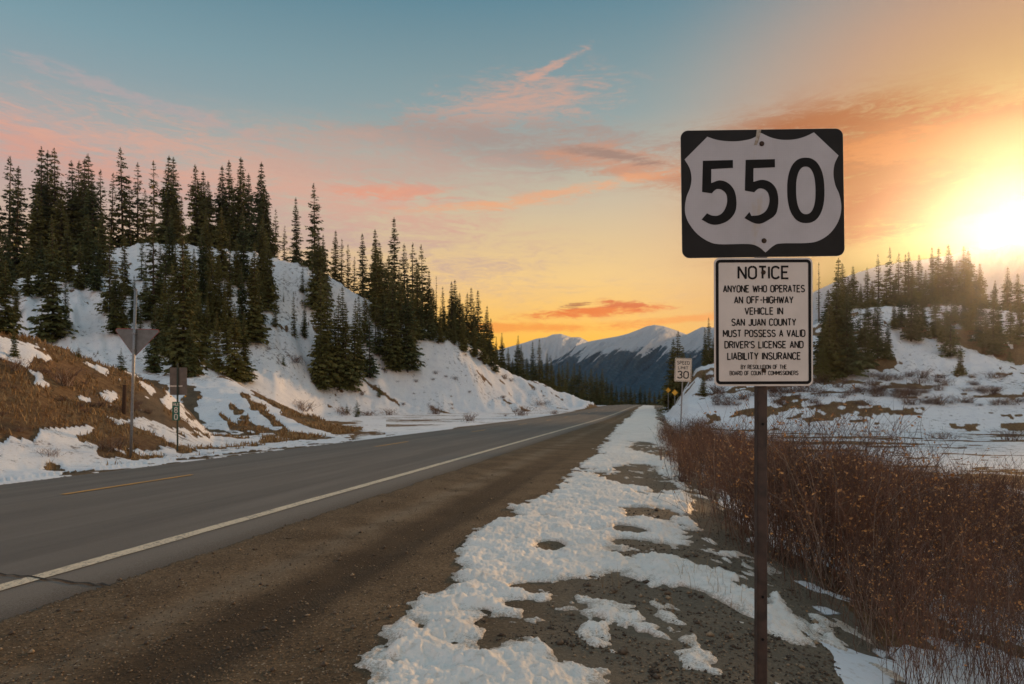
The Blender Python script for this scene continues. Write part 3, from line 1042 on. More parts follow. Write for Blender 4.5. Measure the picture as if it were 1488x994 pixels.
def spruce_meshes(seed, slim, gap=0.0, whorls=44, per=8):
    """unit-height spruce; crown of drooping needle sprays"""
    r = np.random.default_rng(seed)
    V, Q = [], []
    k = 0
    kn = r.uniform(.68, 1.22, 9); kn[-1] = 1
    side_a = r.random() * 6.28; side_k = r.uniform(0, .3)
    for w in range(whorls):
        h = .05 + .94 * (w / whorls) ** .92 + r.normal(0, .004)
        env = slim * (1 - h) ** .82 * (0.75 + .25 * min(1, (h) / .12))
        n = int(per * (1 - .45 * h) + 1)
        ph0 = r.random() * 6.28
        for i in range(n):
            if r.random() < gap: continue
            ph = ph0 + 6.28 * i / n + r.normal(0, .25)
            L_ = env * np.interp(h, np.linspace(0, 1, 9), kn) * (1 + side_k * math.cos(ph - side_a)) * r.uniform(.5, 1.25) + .004
            o = np.array([math.cos(ph), math.sin(ph), 0.0])
            side = np.array([-o[1], o[0], 0.0])
            droop = r.uniform(.15, .5) * (1 - .8 * h) - .25 * h
            up = np.array([0, 0, 1.0])
            p0 = np.array([0, 0, h])
            tip = p0 + o * L_ - up * droop * L_
            ns = 5 if L_ > .05 else 3
            for s in range(ns):
                f = (s + .7) / ns
                c = p0 + (tip - p0) * f - up * L_ * .10 * f * (1 - f)
                for sg in (-1, 1):
                    ln = (L_ * .42 * (1.1 - f * .55) + .008) * r.uniform(.7, 1.2)
                    dirv = o * r.uniform(.5, 1.0) + side * sg * r.uniform(.35, 1.0) - up * r.uniform(.25, .85)
                    dirv /= np.linalg.norm(dirv)
                    wv = np.cross(dirv, up + r.normal(0, .7, 3)); wv /= np.linalg.norm(wv) + 1e-9
                    wd = ln * r.uniform(.22, .38)
                    e = c + dirv * ln
                    m_ = c + dirv * ln * .45
                    V += [c, m_ + wv * wd, e, m_ - wv * wd]
                    Q.append((k, k + 1, k + 2, k + 3)); k += 4
    # leader shoots
    for i in range(8):
        h = 1 - .05 * i / 8
        for sg in range(3):
            a = r.random() * 6.28
            d_ = np.array([math.cos(a), math.sin(a), r.uniform(-.2, .8)]); ln = .006 + .012 * i / 8
            c = np.array([0, 0, h - .01])
            wv = np.array([-math.sin(a), math.cos(a), 0.3])
            V += [c, c + d_ * ln * .5 + wv * ln * .3, c + d_ * ln + np.array([0, 0, .004]), c + d_ * ln * .5 - wv * ln * .3]
            Q.append((k, k + 1, k + 2, k + 3)); k += 4
    cm = npmesh("crown", np.array(V), np.array(Q), [M_CROWN])
    hh = np.array([-.05, 0, .15, .4, .7, 1.0])
    wob = np.cumsum(r.normal(0, .0012, (6, 2)), axis=0)
    path = np.concatenate([wob, hh[:, None]], 1)[None]
    rad = (np.array([.015, .0125, .0105, .0078, .0045, .001]))[None]
    tv, tq = tubes(path, rad, 7)
    tm = npmesh("trunk", tv, tq, [M_BARK], smooth=True)
    return cm, tm


VARS = [spruce_meshes(11, .145), spruce_meshes(12, .125, .12), spruce_meshes(13, .16, .08), spruce_meshes(14, .11, .05),
        spruce_meshes(15, .135, .30, 38, 7), spruce_meshes(16, .10, .22, 40, 6), spruce_meshes(17, .17, .02), spruce_meshes(18, .12, .4, 34, 6)]
SNAG = spruce_meshes(30, .045, .55, 30, 4)
SMALL = [spruce_meshes(21, .26, .05, 20, 7), spruce_meshes(22, .30, .15, 18, 7)]
PROTO = {}
TREES = []
SHAPE = ["dense", "narrow", "broad", "bushy", "slim", "loose-branched", "thin", "sturdy", "gappy"]


def tree(x, y, h, label, group=None, var=None, width=1.0, name="spruce_tree", lean=0.0):
    if var is None:
        var = VARS[random.randrange(len(VARS))]
    z = gz(x, y)
    key = id(var[0])
    if key not in PROTO:
        e = bpy.data.objects.new(name, None)
        c = bpy.data.objects.new("crown", var[0]); tr = bpy.data.objects.new("trunk", var[1])
        PROTO[key] = (e, c, tr)
    e0, c0, t0 = PROTO[key]
    e = e0.copy(); e.name = name
    e.empty_display_size = .3
    e.location = (x, y, z - .15)
    e.rotation_euler = (R(random.uniform(-1.5, 1.5)), R(random.uniform(-1.5, 1.5) + lean), random.uniform(0, 6.28))
    e.scale = (h * width, h * width, h)
    col.objects.link(e)
    for p in (c0, t0):
        q = p.copy(); q.parent = e; col.objects.link(q)
    tag(e, label, "tree", group)
    if group:
        kind_ = [i for i, v_ in enumerate(VARS) if v_[0] is var[0]]
        TREES.append((proj(x, y, z)[0], h, ["full", "loose", "broad", "slim", "open-branched", "thin", "stout", "gappy"][kind_[0]] if kind_ else "young", group, e))
    return e


def ptree(px, top, base, D_=None, label=None, group=None, var=None, width=1.0):
    """a tree whose foot (or distance) and tip were read off the photograph"""
    if D_ is None:
        D_ = hit(px, base) or 120.0
        foot = ray(px, base, D_)
    else:
        foot = ray(px, base if base else 560, D_)
    tipz = ray(px, top, D_)
    h = tipz[2] - gz(tipz[0], D_) + .15
    if h < .3: return None
    return tree(tipz[0], D_, h, label, group, var, width)


G_SKY = "spruces along the skyline of the left hill"
L_SKY = "dark spruce in the dense stand along the skyline of the snowy left hill"
# skyline: (px, tip py, distance)
sky = [(11, 225, 124, 4), (22, 239, 122, 1), (-15, 235, 120, 0), (-45, 225, 121, 2), (61, 212, 120, 3), (72, 217, 123, 0), (79, 216, 121, 3), (50, 262, 118, 0), (88, 262, 119, 2),
       (107, 233, 122, 0), (114, 231, 124, 3), (121, 229, 121, 0), (128, 224, 123, 3), (136, 250, 119, 2), (148, 246, 127, 5), (160, 250, 125, 5), (179, 214, 128, 4), (200, 235, 128, 7),
       (190, 262, 126, 7), (213, 275, 126, 4), (224, 233, 127, 7), (243, 226, 124, 0), (250, 226, 126, 3), (262, 285, 124, 4), (288, 239, 122, 2), (296, 247, 123, 0),
       (305, 262, 120, 2), (323, 239, 123, 0), (333, 233, 124, 3), (340, 275, 121, 2), (352, 226, 122, 0), (364, 252, 121, 1), (379, 234, 119, 0), (385, 268, 118, 6), (399, 303, 120, 7),
       (413, 327, 120, 7), (486, 334, 119, 1), (496, 346, 118, 5), (506, 354, 117, 5), (514, 372, 117, 5),
       (528, 339, 117, 1), (543, 332, 118, 3), (554, 351, 117, 0), (560, 380, 116, 1), (589, 354, 119, 1), (599, 351, 120, 5), (607, 375, 120, 1), (622, 392, 121, 0),
       (644, 416, 122, 5), (656, 408, 124, 3), (663, 406, 125, 0), (668, 425, 122, 2), (678, 425, 127, 3), (685, 417, 128, 1), (695, 421, 130, 3), (706, 444, 131, 0),
       (712, 462, 132, 2), (672, 440, 123, 0), (690, 445, 127, 2), (630, 420, 119, 2), (645, 440, 120, 0), (581, 385, 117, 0)]
for px, top, dd, vi in sky:
    ptree(px, top, None, dd, L_SKY, G_SKY, VARS[vi], 1.16)
ptree(431, 286, None, 117, "slim tall spruce standing alone left of the tallest spruce on the open snowy ridge", None, VARS[1])
ptree(457, 265, None, 114, "tallest full spruce on the open snowy ridge in the middle of the left hill", None, VARS[4], 1.15)
ptree(572, 315, None, 115, "tall narrow spruce rising above its neighbours at the right part of the left hill", None, VARS[1], 1.05)
ptree(614, 355, None, 122, "loose-branched tall spruce at the right end of the tall ridge trees", None, VARS[4], 1.1)
ptree(634, 401, None, 123, "bare thin dead spruce on the right shoulder of the left hill", None, SNAG, 1.0)

G_MID = "spruces scattered down the snowy slope of the left hill"
L_MID = "green spruce standing part way down the snowy slope of the left hill"
named = [
    (78, 315, 498, 0, "big pointed spruce above the brown bank at the left, left of the triangular sign"),
    (8, 375, 484, 2, "spruce at the extreme left edge behind the brown bank"),
    (225, 305, 470, 4, "open-branched spruce on snow directly above the back of the triangular sign"),
    (267, 323, 545, 0, "tall olive green spruce rising behind the brown back of the square sign"),
    (367, 349, 500, 1, "slim spruce part way up the slope right of the square sign"),
    (224, 440, 541, 6, "broad low spruce just right of the triangular sign at the slope foot"),
    (341, 440, 553, 2, "bushy spruce pair member at the slope foot above the snowy spur"),
    (355, 452, 554, 0, "narrow spruce beside the bushy spruce at the slope foot above the snowy spur"),
    (277, 467, 548, 6, "short dense spruce just above the square sign"),
    (467, 390, 562, 0, "tall lone spruce at the left of the lower middle group near the hill foot"),
    (572, 385, 540, 3, "tall dark spruce at the right end of the lower slope group"),
    (592, 400, 541, 0, "dark spruce at the edge of the open snow slope on the right"),
    (545, 428, 515, 7, "sparse see-through spruce in the middle of the slope group"),
]
for px, top, b_, vi, lb in named:
    ptree(px, top, b_, None, lb, None, VARS[vi], 1.05)
mid = [(0, 323, 440, 3), (22, 400, 470, 0), (59, 457, 492, 2), (95, 400, 480, 1), (40, 350, 430, 0), (115, 350, 420, 2), (140, 330, 425, 0), (160, 330, 455, 4), (167, 378, 490, 0), (182, 330, 430, 1), (178, 400, 485, 2), (150, 300, 400, 0),
       (205, 340, 410, 7), (240, 330, 440, 4), (255, 345, 420, 5), (303, 394, 480, 2), (310, 350, 470, 0), (295, 330, 440, 6), (334, 336, 430, 5), (345, 345, 420, 0), (325, 410, 480, 1), (280, 360, 450, 2), (265, 438, 545, 1), (290, 420, 520, 0),
       (252, 380, 500, 3), (368, 374, 495, 2), (385, 330, 440, 0), (390, 350, 450, 6), (400, 428, 476, 4), (412, 423, 441, 5), (428, 423, 490, 5), (443, 437, 493, 3), (440, 385, 428, 4), (472, 340, 430, 0), (462, 330, 450, 2), (455, 350, 425, 4),
       (500, 415, 552, 1), (491, 425, 566, 3), (514, 433, 560, 0), (502, 440, 566, 2), (488, 452, 558, 1), (524, 428, 540, 1), (538, 440, 551, 4), (465, 463, 566, 0), (480, 440, 530, 5), (530, 415, 500, 3),
       (551, 440, 517, 1), (560, 420, 510, 7), (575, 430, 543, 0), (583, 395, 530, 1), (600, 410, 500, 2), (612, 425, 495, 0), (598, 440, 520, 1), (626, 430, 495, 2), (640, 445, 498, 0), (652, 452, 495, 2), (660, 450, 503, 0),
       (673, 455, 510, 2), (690, 462, 520, 0), (703, 470, 528, 2), (712, 480, 535, 0), (720, 490, 540, 1), (476, 395, 520, 4), (548, 345, 470, 0), (562, 370, 480, 2), (606, 380, 480, 1),
       (20, 470, 520, 0), (205, 430, 500, 5), (10, 330, 430, 6), (60, 340, 430, 2), (100, 310, 410, 0), (128, 310, 410, 6), (246, 300, 400, 0), (322, 300, 405, 2), (355, 300, 410, 0), (378, 310, 420, 2), (300, 300, 400, 0), (195, 400, 470, 0), (212, 380, 452, 3), (236, 400, 505, 0), (246, 420, 520, 2), (272, 340, 470, 2), (286, 370, 495, 1), (318, 370, 450, 0), (332, 390, 480, 2), (352, 380, 500, 0), (378, 390, 470, 1), (300, 430, 520, 3), (315, 450, 540, 0), (232, 350, 440, 1), (330, 420, 515, 3)]
for px, top, b_, vi in mid:
    ptree(px, top, b_, None, L_MID, G_MID, VARS[vi], .96)
small = [(115, 503, 521, "small dark spruce sapling on snow left of the triangular sign"),
         (142, 508, 515, "tiny round spruce sapling on snow left of the triangular sign"),
         (176, 505, 538, "young pointed spruce just left of the triangular sign pole"),
         (519, 581, 606, "young spruce at the foot of the open slope beside the flat snow"),
         (551, 558, 576, "small spruce alone on open snow below the dark slope group"),
         (504, 586, 602, "tiny spruce sapling left of the young spruce at the slope foot"),
         (412, 515, 534, "small spruce sapling low on the snow right of the slope foot pair")]
for px, top, b_, lb in small:
    ptree(px, top, b_, None, lb, None, SMALL[px % 2], 1.0)

G_GAP = "spruces behind the low snowy hillock by the bend"
L_GAP = "spruce standing behind the low snowy hillock left of the road bend"
for px, top, dd, vi in [(730, 483, 136, 0), (739, 505, 138, 2), (752, 487, 139, 0), (758, 500, 141, 2), (774, 496, 146, 3), (784, 492, 148, 1), (766, 520, 144, 6), (794, 513, 150, 0), (801, 520, 152, 2),
                        (722, 500, 135, 2), (745, 520, 137, 6), (812, 528, 156, 0), (788, 525, 149, 2), (778, 530, 146, 6), (805, 538, 155, 2)]:
    ptree(px, top, None, dd, L_GAP, G_GAP, VARS[vi])
G_FOR = "spruces of the dark forest beyond the bend"
L_FOR = "dark spruce in the forest row beyond the road bend below the mountains"
for px, top, dd, vi in [(818, 530, 190, 0), (825, 525, 200, 3), (833, 527, 205, 0), (841, 530, 200, 2), (850, 538, 205, 0), (858, 535, 210, 2), (866, 541, 205, 6), (874, 535, 210, 0), (882, 548, 205, 2), (889, 553, 210, 6),
                        (896, 560, 205, 0), (903, 563, 215, 2), (909, 558, 220, 0), (916, 562, 215, 6), (922, 566, 222, 2), (930, 559, 225, 0), (937, 565, 220, 6), (944, 563, 225, 2), (951, 567, 220, 0), (958, 566, 215, 6),
                        (829, 545, 180, 2), (845, 550, 185, 6), (860, 553, 190, 2), (875, 556, 190, 6), (888, 566, 195, 2), (822, 548, 176, 6), (868, 552, 192, 0), 
                        (964, 570, 205, 2)]:
    ptree(px, top, None, dd, L_FOR, G_FOR, VARS[vi], 1.25)

ptree(983, 480, None, 112, "big dense dark spruce behind the speed limit sign", None, VARS[2], 1.2)
ptree(977, 492, None, 113, "dense spruce at the left flank of the big spruce behind the speed limit sign", None, VARS[6], 1.1)
ptree(991, 505, None, 110, "dense spruce at the right flank of the big spruce behind the speed limit sign", None, VARS[6], 1.1)
ptree(1003, 514, None, 108, "slim spruce just right of the speed limit sign", None, VARS[3], 1.2)
ptree(1022, 540, 576, None, "small dark spruce on snow between the speed limit sign and the notice sign", None, VARS[6], 1.4)
ptree(1031, 461, None, 116, "tall thin spruce just left of the notice sign", None, VARS[1], 1.0)
ptree(1024, 475, None, 118, "shorter thin spruce left of the notice sign", None, VARS[3], 1.0)
ptree(1036, 490, None, 117, "dense spruce half hidden behind the left edge of the notice sign", None, VARS[6], 1.2)

G_RS = "spruces on the crest of the right hill in the sunset glow"
L_RS = "spruce on the crest of the right hill glowing against the sunset"
for px, top, dd, vi in [(1225, 385, 119, 3), (1240, 389, 121, 0), (1260, 391, 122, 1), (1277, 372, 124, 5), (1306, 370, 126, 7), (1315, 372, 127, 5), (1321, 368, 125, 1),
                        (1336, 372, 128, 1), (1363, 362, 128, 3), (1379, 358, 130, 0), (1410, 366, 128, 2), (1425, 385, 126, 0), (1464, 391, 127, 0), (1480, 400, 126, 2), (1500, 385, 127, 0),
                        (1232, 405, 118, 2), (1250, 415, 119, 0), (1268, 410, 121, 2), (1288, 395, 123, 4), (1328, 390, 125, 2), (1345, 395, 126, 0), (1370, 385, 127, 2), (1390, 380, 128, 0), (1420, 400, 126, 2), (1395, 400, 125, 6),
                        (1300, 400, 123, 2), (1355, 410, 125, 2), (1445, 410, 124, 0), (1405, 395, 126, 2)]:
    ptree(px, top - 3, None, dd, L_RS, G_RS, VARS[vi], 1.35)
ptree(1190, 381, None, 118, "thin sparse dead spruce just right of the notice sign", None, SNAG, 1.2)
ptree(1215, 374, 528, None, "large broad spruce nearest the right edge of the notice sign", None, VARS[0], 1.15)
ptree(1294, 358, None, 125, "tall loose-topped spruce in the middle of the right hill crest", None, VARS[4], 1.0)
ptree(1355, 358, None, 126, "tall pointed spruce right of the middle of the right hill crest", None, VARS[1], 1.0)
ptree(1402, 357, None, 125, "highest broad spruce of the right hill crest nearest the sun", None, VARS[2], 1.1)
ptree(1290, 469, 521, None, "small spruce alone on the open snow of the right hill", None, VARS[6], 1.2)
ptree(1396, 500, 545, None, "small slim spruce low on the right hill snow", None, VARS[2], 1.2)
ptree(1467, 505, 525, None, "little spruce low on the right hill near the picture edge", None, SMALL[0], 1.0)
G_RM = "spruces part way up the right hill"
L_RM = "spruce standing part way up the snowy right hill"
for px, top, b_, vi in [(1202, 420, 525, 2), (1225, 430, 520, 0), (1240, 478, 540, 0), (1250, 440, 505, 4), (1262, 430, 500, 0), (1272, 445, 508, 2), (1310, 420, 475, 2), (1324, 405, 496, 0), (1332, 430, 494, 1), (1375, 440, 500, 2),
                        (1380, 430, 518, 4), (1388, 420, 470, 2), (1400, 430, 475, 0), (1415, 420, 460, 2), (1443, 425, 515, 0), (1432, 450, 505, 2), (1452, 440, 500, 6), (1195, 470, 540, 0), (1236, 455, 515, 6), (1210, 450, 530, 2), (1300, 440, 480, 6), (1216, 400, 548, 0), (1232, 425, 545, 2), (1205, 440, 552, 6), (1258, 455, 535, 0), (1196, 500, 556, 2), (1275, 430, 520, 1), (1340, 415, 480, 0), (1360, 420, 490, 2), (1410, 410, 480, 6), (1425, 430, 500, 0), (1468, 440, 500, 2), (1482, 430, 490, 0)]:
    ptree(px, top, b_, None, L_RM, G_RM, VARS[vi], 1.3)


# every tree of a stand gets its own description: stand, nearest landmark, order from the left
def ordinal(n):
    w = ["leftmost", "second", "third", "fourth", "fifth", "sixth", "seventh", "eighth", "ninth", "tenth", "eleventh", "twelfth", "thirteenth", "fourteenth", "fifteenth"]
    return w[n] if n < len(w) else "last"


MARKS = {
    G_SKY: ("skyline", [(-999, "at the far left end"), (45, "above the brown bank"), (100, "left of the triangular sign"), (140, "just above the triangular sign"), (210, "right of the triangular sign"), (270, "above the square sign back"),
                        (315, "right of the square sign back"), (360, "left of the open ridge"), (470, "right of the tallest ridge spruce"), (520, "at mid ridge"), (560, "by the tall narrow ridge spruce"),
                        (610, "right of the tall narrow ridge spruce"), (660, "on the ridge shoulder"), (690, "at the low right end of the ridge")]),
    G_MID: ("slope", [(-999, "at the far left edge"), (50, "above the brown bank"), (110, "left of the triangular sign"), (160, "behind the triangular sign"), (200, "right of the triangular sign"), (250, "above the square sign back"), (300, "right of the square sign back"),
                      (350, "left of the open slope snow"), (400, "on the upper open snow"), (450, "below the tallest ridge spruce"), (480, "in the lower slope cluster"), (510, "in the middle slope cluster"), (545, "left of the dark slope end"),
                      (590, "at the top of the open slope"), (640, "along the steep right crest"), (680, "at the low right end")]),
    G_GAP: ("hillock", [(-999, "behind the left half of the hillock"), (765, "behind the middle of the hillock"), (790, "behind the right half of the hillock")]),
    G_FOR: ("forest", [(-999, "at the left end"), (850, "left of the road end"), (885, "above the road end"), (920, "right above the road end"), (945, "near the diamond signs")]),
    G_RS: ("crest", [(-999, "beside the broad spruce"), (1270, "left of mid crest"), (1310, "at mid crest"), (1350, "right of mid crest"), (1390, "near the highest spruce"), (1440, "at the right end")]),
    G_RM: ("slope", [(-999, "beside the notice sign"), (1245, "on the left slope"), (1290, "on the middle slope"), (1365, "right of the open snow"), (1420, "at the right end")]),
}
for g_, (where, marks) in MARKS.items():
    side = {G_SKY: "left hill ", G_MID: "left hill ", G_GAP: "", G_FOR: "", G_RS: "right hill ", G_RM: "right hill "}[g_]
    cells = {}
    for px_, h_, sh_, gg_, e_ in sorted((t_ for t_ in TREES if t_[3] == g_), key=lambda t_: t_[0]):
        k_ = max(i for i, m_ in enumerate(marks) if px_ >= m_[0])
        cells.setdefault(k_, []).append((px_, h_, sh_, e_))
    for k_, lst in cells.items():
        for i_, (px_, h_, sh_, e_) in enumerate(lst):
            n_ = "sole one" if len(lst) == 1 else ("rightmost" if i_ == len(lst) - 1 else ordinal(i_))
            e_["label"] = f"{sh_} dark spruce, {n_} {marks[k_][1]}, {side}{where}"


# ------------------------------------------------------------------ willow shrubs
def shrub_arrays(seed, stems, h, spread, twigs=3, leaves=3, thick=.006, lod=1):
    r = np.random.default_rng(seed)
    K = 6 if lod else 4
    t = np.linspace(0, 1, K)
    az_ = r.random(stems) * 6.283
    ln = h * r.uniform(.55, 1.1, stems)
    out = spread * r.uniform(.1, 1.0, stems)
    curve = r.uniform(.6, 1.6, stems)
    b0 = r.normal(0, .10 + .12 * spread, (stems, 2))
    P = np.zeros((stems, K, 3))
    rr = out[:, None] * t[None] ** curve[:, None]
    wob = np.cumsum(r.normal(0, .040 * h, (stems, K, 2)), axis=1) * .7
    P[..., 0] = b0[:, :1] + np.cos(az_)[:, None] * rr + wob[..., 0]
    P[..., 1] = b0[:, 1:] + np.sin(az_)[:, None] * rr + wob[..., 1]
    P[..., 2] = ln[:, None] * np.sin(t * 1.35)[None] / math.sin(1.35) * (1 - .12 * (out / max(spread, .01))[:, None] * t) - .05
    rad = thick * r.uniform(.6, 1.3, stems)[:, None] * (1 - .8 * t)[None]
    V1, Q1 = tubes(P, rad, 3)
    # side twigs
    nt = stems * twigs
    si = np.repeat(np.arange(stems), twigs)
    f = r.uniform(.3, .95, nt) * (K - 1)
    k0 = np.clip(f.astype(int), 0, K - 2); fr = (f - k0)[:, None]
    s0 = P[si, k0] * (1 - fr) + P[si, k0 + 1] * fr
    ta = r.random(nt) * 6.283
    tl = h * r.uniform(.10, .30, nt)
    dirv = np.stack([np.cos(ta) * .55, np.sin(ta) * .6, r.uniform(.05, 1.0, nt)], 1)
    dirv /= np.linalg.norm(dirv, axis=1, keepdims=True)
    tt = np.linspace(0, 1, 3)
    P2 = s0[:, None] + dirv[:, None] * (tl[:, None] * tt[None])[..., None] + np.array([0, 0, 1.0]) * (tl[:, None] * .15 * tt[None] ** 2)[..., None]
    P2[:, 1:] += r.normal(0, .008, P2[:, 1:].shape)
    rad2 = np.full((nt, 3), thick * .45) * (1 - .7 * tt)[None]
    V2, Q2 = tubes(P2, rad2, 3)
    nl = stems * leaves
    ti = r.integers(0, nt, nl)
    c = P2[ti, 1] * .5 + P2[ti, 2] * .5 + r.normal(0, .01, (nl, 3))
    d1 = r.normal(0, 1, (nl, 3)); d1 /= np.linalg.norm(d1, axis=1, keepdims=True)
    d2 = np.cross(d1, r.normal(0, 1, (nl, 3))); d2 /= np.linalg.norm(d2, axis=1, keepdims=True)
    sz_ = r.uniform(.008, .021, nl)[:, None]
    V3 = np.stack([c - d1 * sz_, c + d2 * sz_ * .5, c + d1 * sz_, c - d2 * sz_ * .5], 1).reshape(-1, 3)
    Q3 = np.arange(nl * 4).reshape(-1, 4)
    V = np.concatenate([V1, V2, V3])
    Q = np.concatenate([Q1, Q2 + len(V1), Q3 + len(V1) + len(V2)])
    mi = np.concatenate([np.where(np.arange(len(Q1)) // (3 * (K - 1)) % 3 == 0, 1, 0), np.zeros(len(Q2), int), np.full(len(Q3), 2)])
    return V, Q, mi


near_sh = [shrub_arrays(100 + i, 30, 1.5, [.5, .85, 1.1][i % 3], 6, [3, 8, 5][i % 3], .0048) for i in range(6)]
far_sh = [shrub_arrays(200 + i, 26, 1.35, .6, 3, 2, .008, 0) for i in range(4)]
THICK = [(2.45, 3.6), (2.75, 6), (2.75, 9), (3.2, 13), (4.1, 18), (5.2, 24), (7.2, 33), (11, 36), (14, 36), (13.2, 26), (12.5, 20), (13.5, 16), (14.5, 13), (11, 8), (6, 3.2), (2.9, 3.2)]


def scatter(poly, step, r, jit=.5):
    p = np.array(poly); x0, y0 = p.min(0); x1, y1 = p.max(0)
    gx, gy = np.meshgrid(np.arange(x0, x1, step), np.arange(y0, y1, step))
    gx = gx + r.uniform(-jit, jit, gx.shape) * step; gy = gy + r.uniform(-jit, jit, gy.shape) * step
    k = sdf(gx, gy, poly) > 0
    return gx[k], gy[k]


def merge(insts, arr, name, mats, scl=None):
    Vs, Qs, Ms, off = [], [], [], 0
    for (x, y, z, s, a, i) in insts:
        V, Q, mi = arr[i]
        ca_, sa_ = math.cos(a), math.sin(a)
        W = np.stack([V[:, 0] * ca_ - V[:, 1] * sa_, V[:, 0] * sa_ + V[:, 1] * ca_, V[:, 2]], 1) * s + np.array([x, y, z])
        Vs.append(W); Qs.append(Q + off); Ms.append(mi); off += len(V)
    return npmesh(name, np.concatenate(Vs), np.concatenate(Qs), mats, np.concatenate(Ms))


r_ = np.random.default_rng(5)
tx, ty = scatter(THICK, .47, r_)
tz = terrain(tx, ty)
ins_n, ins_f = [], []
for x, y, z in zip(tx, ty, tz):
    if x / y > .95: continue
    cl = float(fbm(np.array([x * .55 + 5]), np.array([y * .4 + 2]), 3)[0])
    if cl < -.20 and y > 9: continue
    hv = (.88 + .6 * min(max(cl, -.45), .45)) * (.9 if y > 10 else 1.0)
    e = float(sdf(np.array([x]), np.array([y]), THICK)[0])
    if y < 11:
        s = 1.06 * hv * r_.uniform(.75, 1.12) * (0.72 + .28 * min(1, e / .8))
        ins_n.append((x, y, z, s, r_.random() * 6.28, r_.integers(6)))
    elif r_.random() < .42 + .2 * (y < 20):
        s = hv * r_.uniform(.75, 1.15) * (0.75 + .25 * min(1, e / 1.5))
        ins_f.append((x, y, z, s, r_.random() * 6.28, r_.integers(4)))
me = merge(ins_n, near_sh, "willow_thicket", [M_TWIG, M_TWIG2, M_LEAF])
tag(nobj("willow_thicket", me), "leafless reddish brown willow thicket with a few withered golden leaves right of the sign post", None, kind="stuff")
me = merge(ins_f, far_sh, "willow_thicket", [M_TWIG, M_TWIG, M_LEAF])
tag(nobj("willow_thicket", me), "more distant part of the reddish leafless willow thicket behind the sign post", None, kind="stuff")

# separate shrubs, each a thing
shr = []
for i in range(4):
    V, Q, mi = shrub_arrays(300 + i, 46, 1.0, .75, 3, 0, .013, 0)
    shr.append(npmesh("bare_shrub", V, Q, [M_TWIG, M_TWIG2, M_LEAF], mi))


def shrub(px, py, w_px, label, group=None, D_=None, flat=.6):
    D_ = D_ or hit(px, py) or 90
    p = ray(px, py, D_)
    s = w_px / F * D_ / 1.5
    o = nobj("bare_shrub", shr[random.randrange(4)], loc=(p[0], p[1], gz(p[0], p[1])))
    o.scale = (s, s, s * flat * random.uniform(.85, 1.15)); o.rotation_euler = (0, 0, random.random() * 6.28)
    tag(o, label, "shrub", group)


for a_ in [(92, 560, 66, "dark tangled shrub on the upper part of the brown bank at left"),
           (165, 655, 62, "low brown shrub at the road side foot of the bank beside the triangular sign pole"),
           (25, 540, 50, "dark shrub at the left edge of the brown bank"),
           (72, 668, 36, "tiny twiggy shrub in the snow at the foot of the bank"),
           (243, 648, 14, "small dark twig clump beside the square sign post"),
           (632, 602, 34, "low twiggy shrub on flat snow below the open slope"),
           (682, 612, 32, "twiggy shrub nearest the road edge below the open slope"),
           (757, 604, 34, "dense dark shrub left of the low snowy hillock"),
           (785, 590, 40, "wide low dark shrub on the flank of the low snowy hillock"),
           (805, 602, 18, "small dark shrub at the foot of the low snowy hillock"),
           (536, 604, 44, "long low row of twigs at the foot of the left hill"),
           (566, 603, 26, "small twiggy shrub right of the row of twigs at the hill foot"),
           (500, 604, 30, "short brown shrub at the left end of the hill foot snow"),
           (430, 530, 34, "dark reddish shrub on the snow between the slope spruces"),
           (440, 598, 46, "tangled shrub on the crest of the snowy spur"),
           (672, 505, 22, "shrub on the steep edge of the open slope"),
           (733, 552, 18, "shrub near the low end of the open slope"),
           (526, 576, 18, "pale twig shrub beside the little spruce on the slope"),
           (1012, 620, 40, "dark upright shrub on snow right of the speed limit sign"),
           (962, 612, 22, "dry golden brown shrub left of the speed limit post"),
           (1470, 640, 50, "reddish shrub on the snowy valley floor at the right edge"),
           (1370, 638, 60, "low wide brown shrub patch alone on the valley snow")]:
    shrub(*a_, flat=.28 if a_[0] in (1370, 785, 536) else .6)
G_V = "reddish shrubs in bands along the foot of the right hill"
for k in range(130):
    px = random.uniform(1025, 1560); band = random.choice([0, 0, 1, 2])
    py = (574 - .012 * (px - 1200) + random.uniform(-5, 6)) if band == 0 else (556 + random.uniform(-9, 7)) if band == 1 else (588 + random.uniform(-3, 3))
    if 1035 < px < 1180 and py < 560: continue
    shrub(px, py, random.uniform(14, 46), "reddish bare shrub in the brushy band along the foot of the right hill", G_V, flat=.45)
G_S = "small dark twig clumps dotted on the left hill snow"
for k in range(44):
    px = random.uniform(395, 850); py = random.uniform(500, 606)
    ok = hit(px, py)
    if not ok or ok < 60 or ok > 150: continue
    shrub(px, py, random.uniform(5, 14), "small dark twig clump poking out of the open snow of the left hill", G_S)
G_B = "brown tufts on the left bank"
for k in range(26):
    px = random.uniform(0, 240); py = random.uniform(520 + px * .3, 640)
    ok = hit(px, py)
    if not ok or ok > 34: continue
    shrub(px, py, random.uniform(14, 30), "low brown twiggy tuft on the dry grass bank at left", G_B, flat=.5)


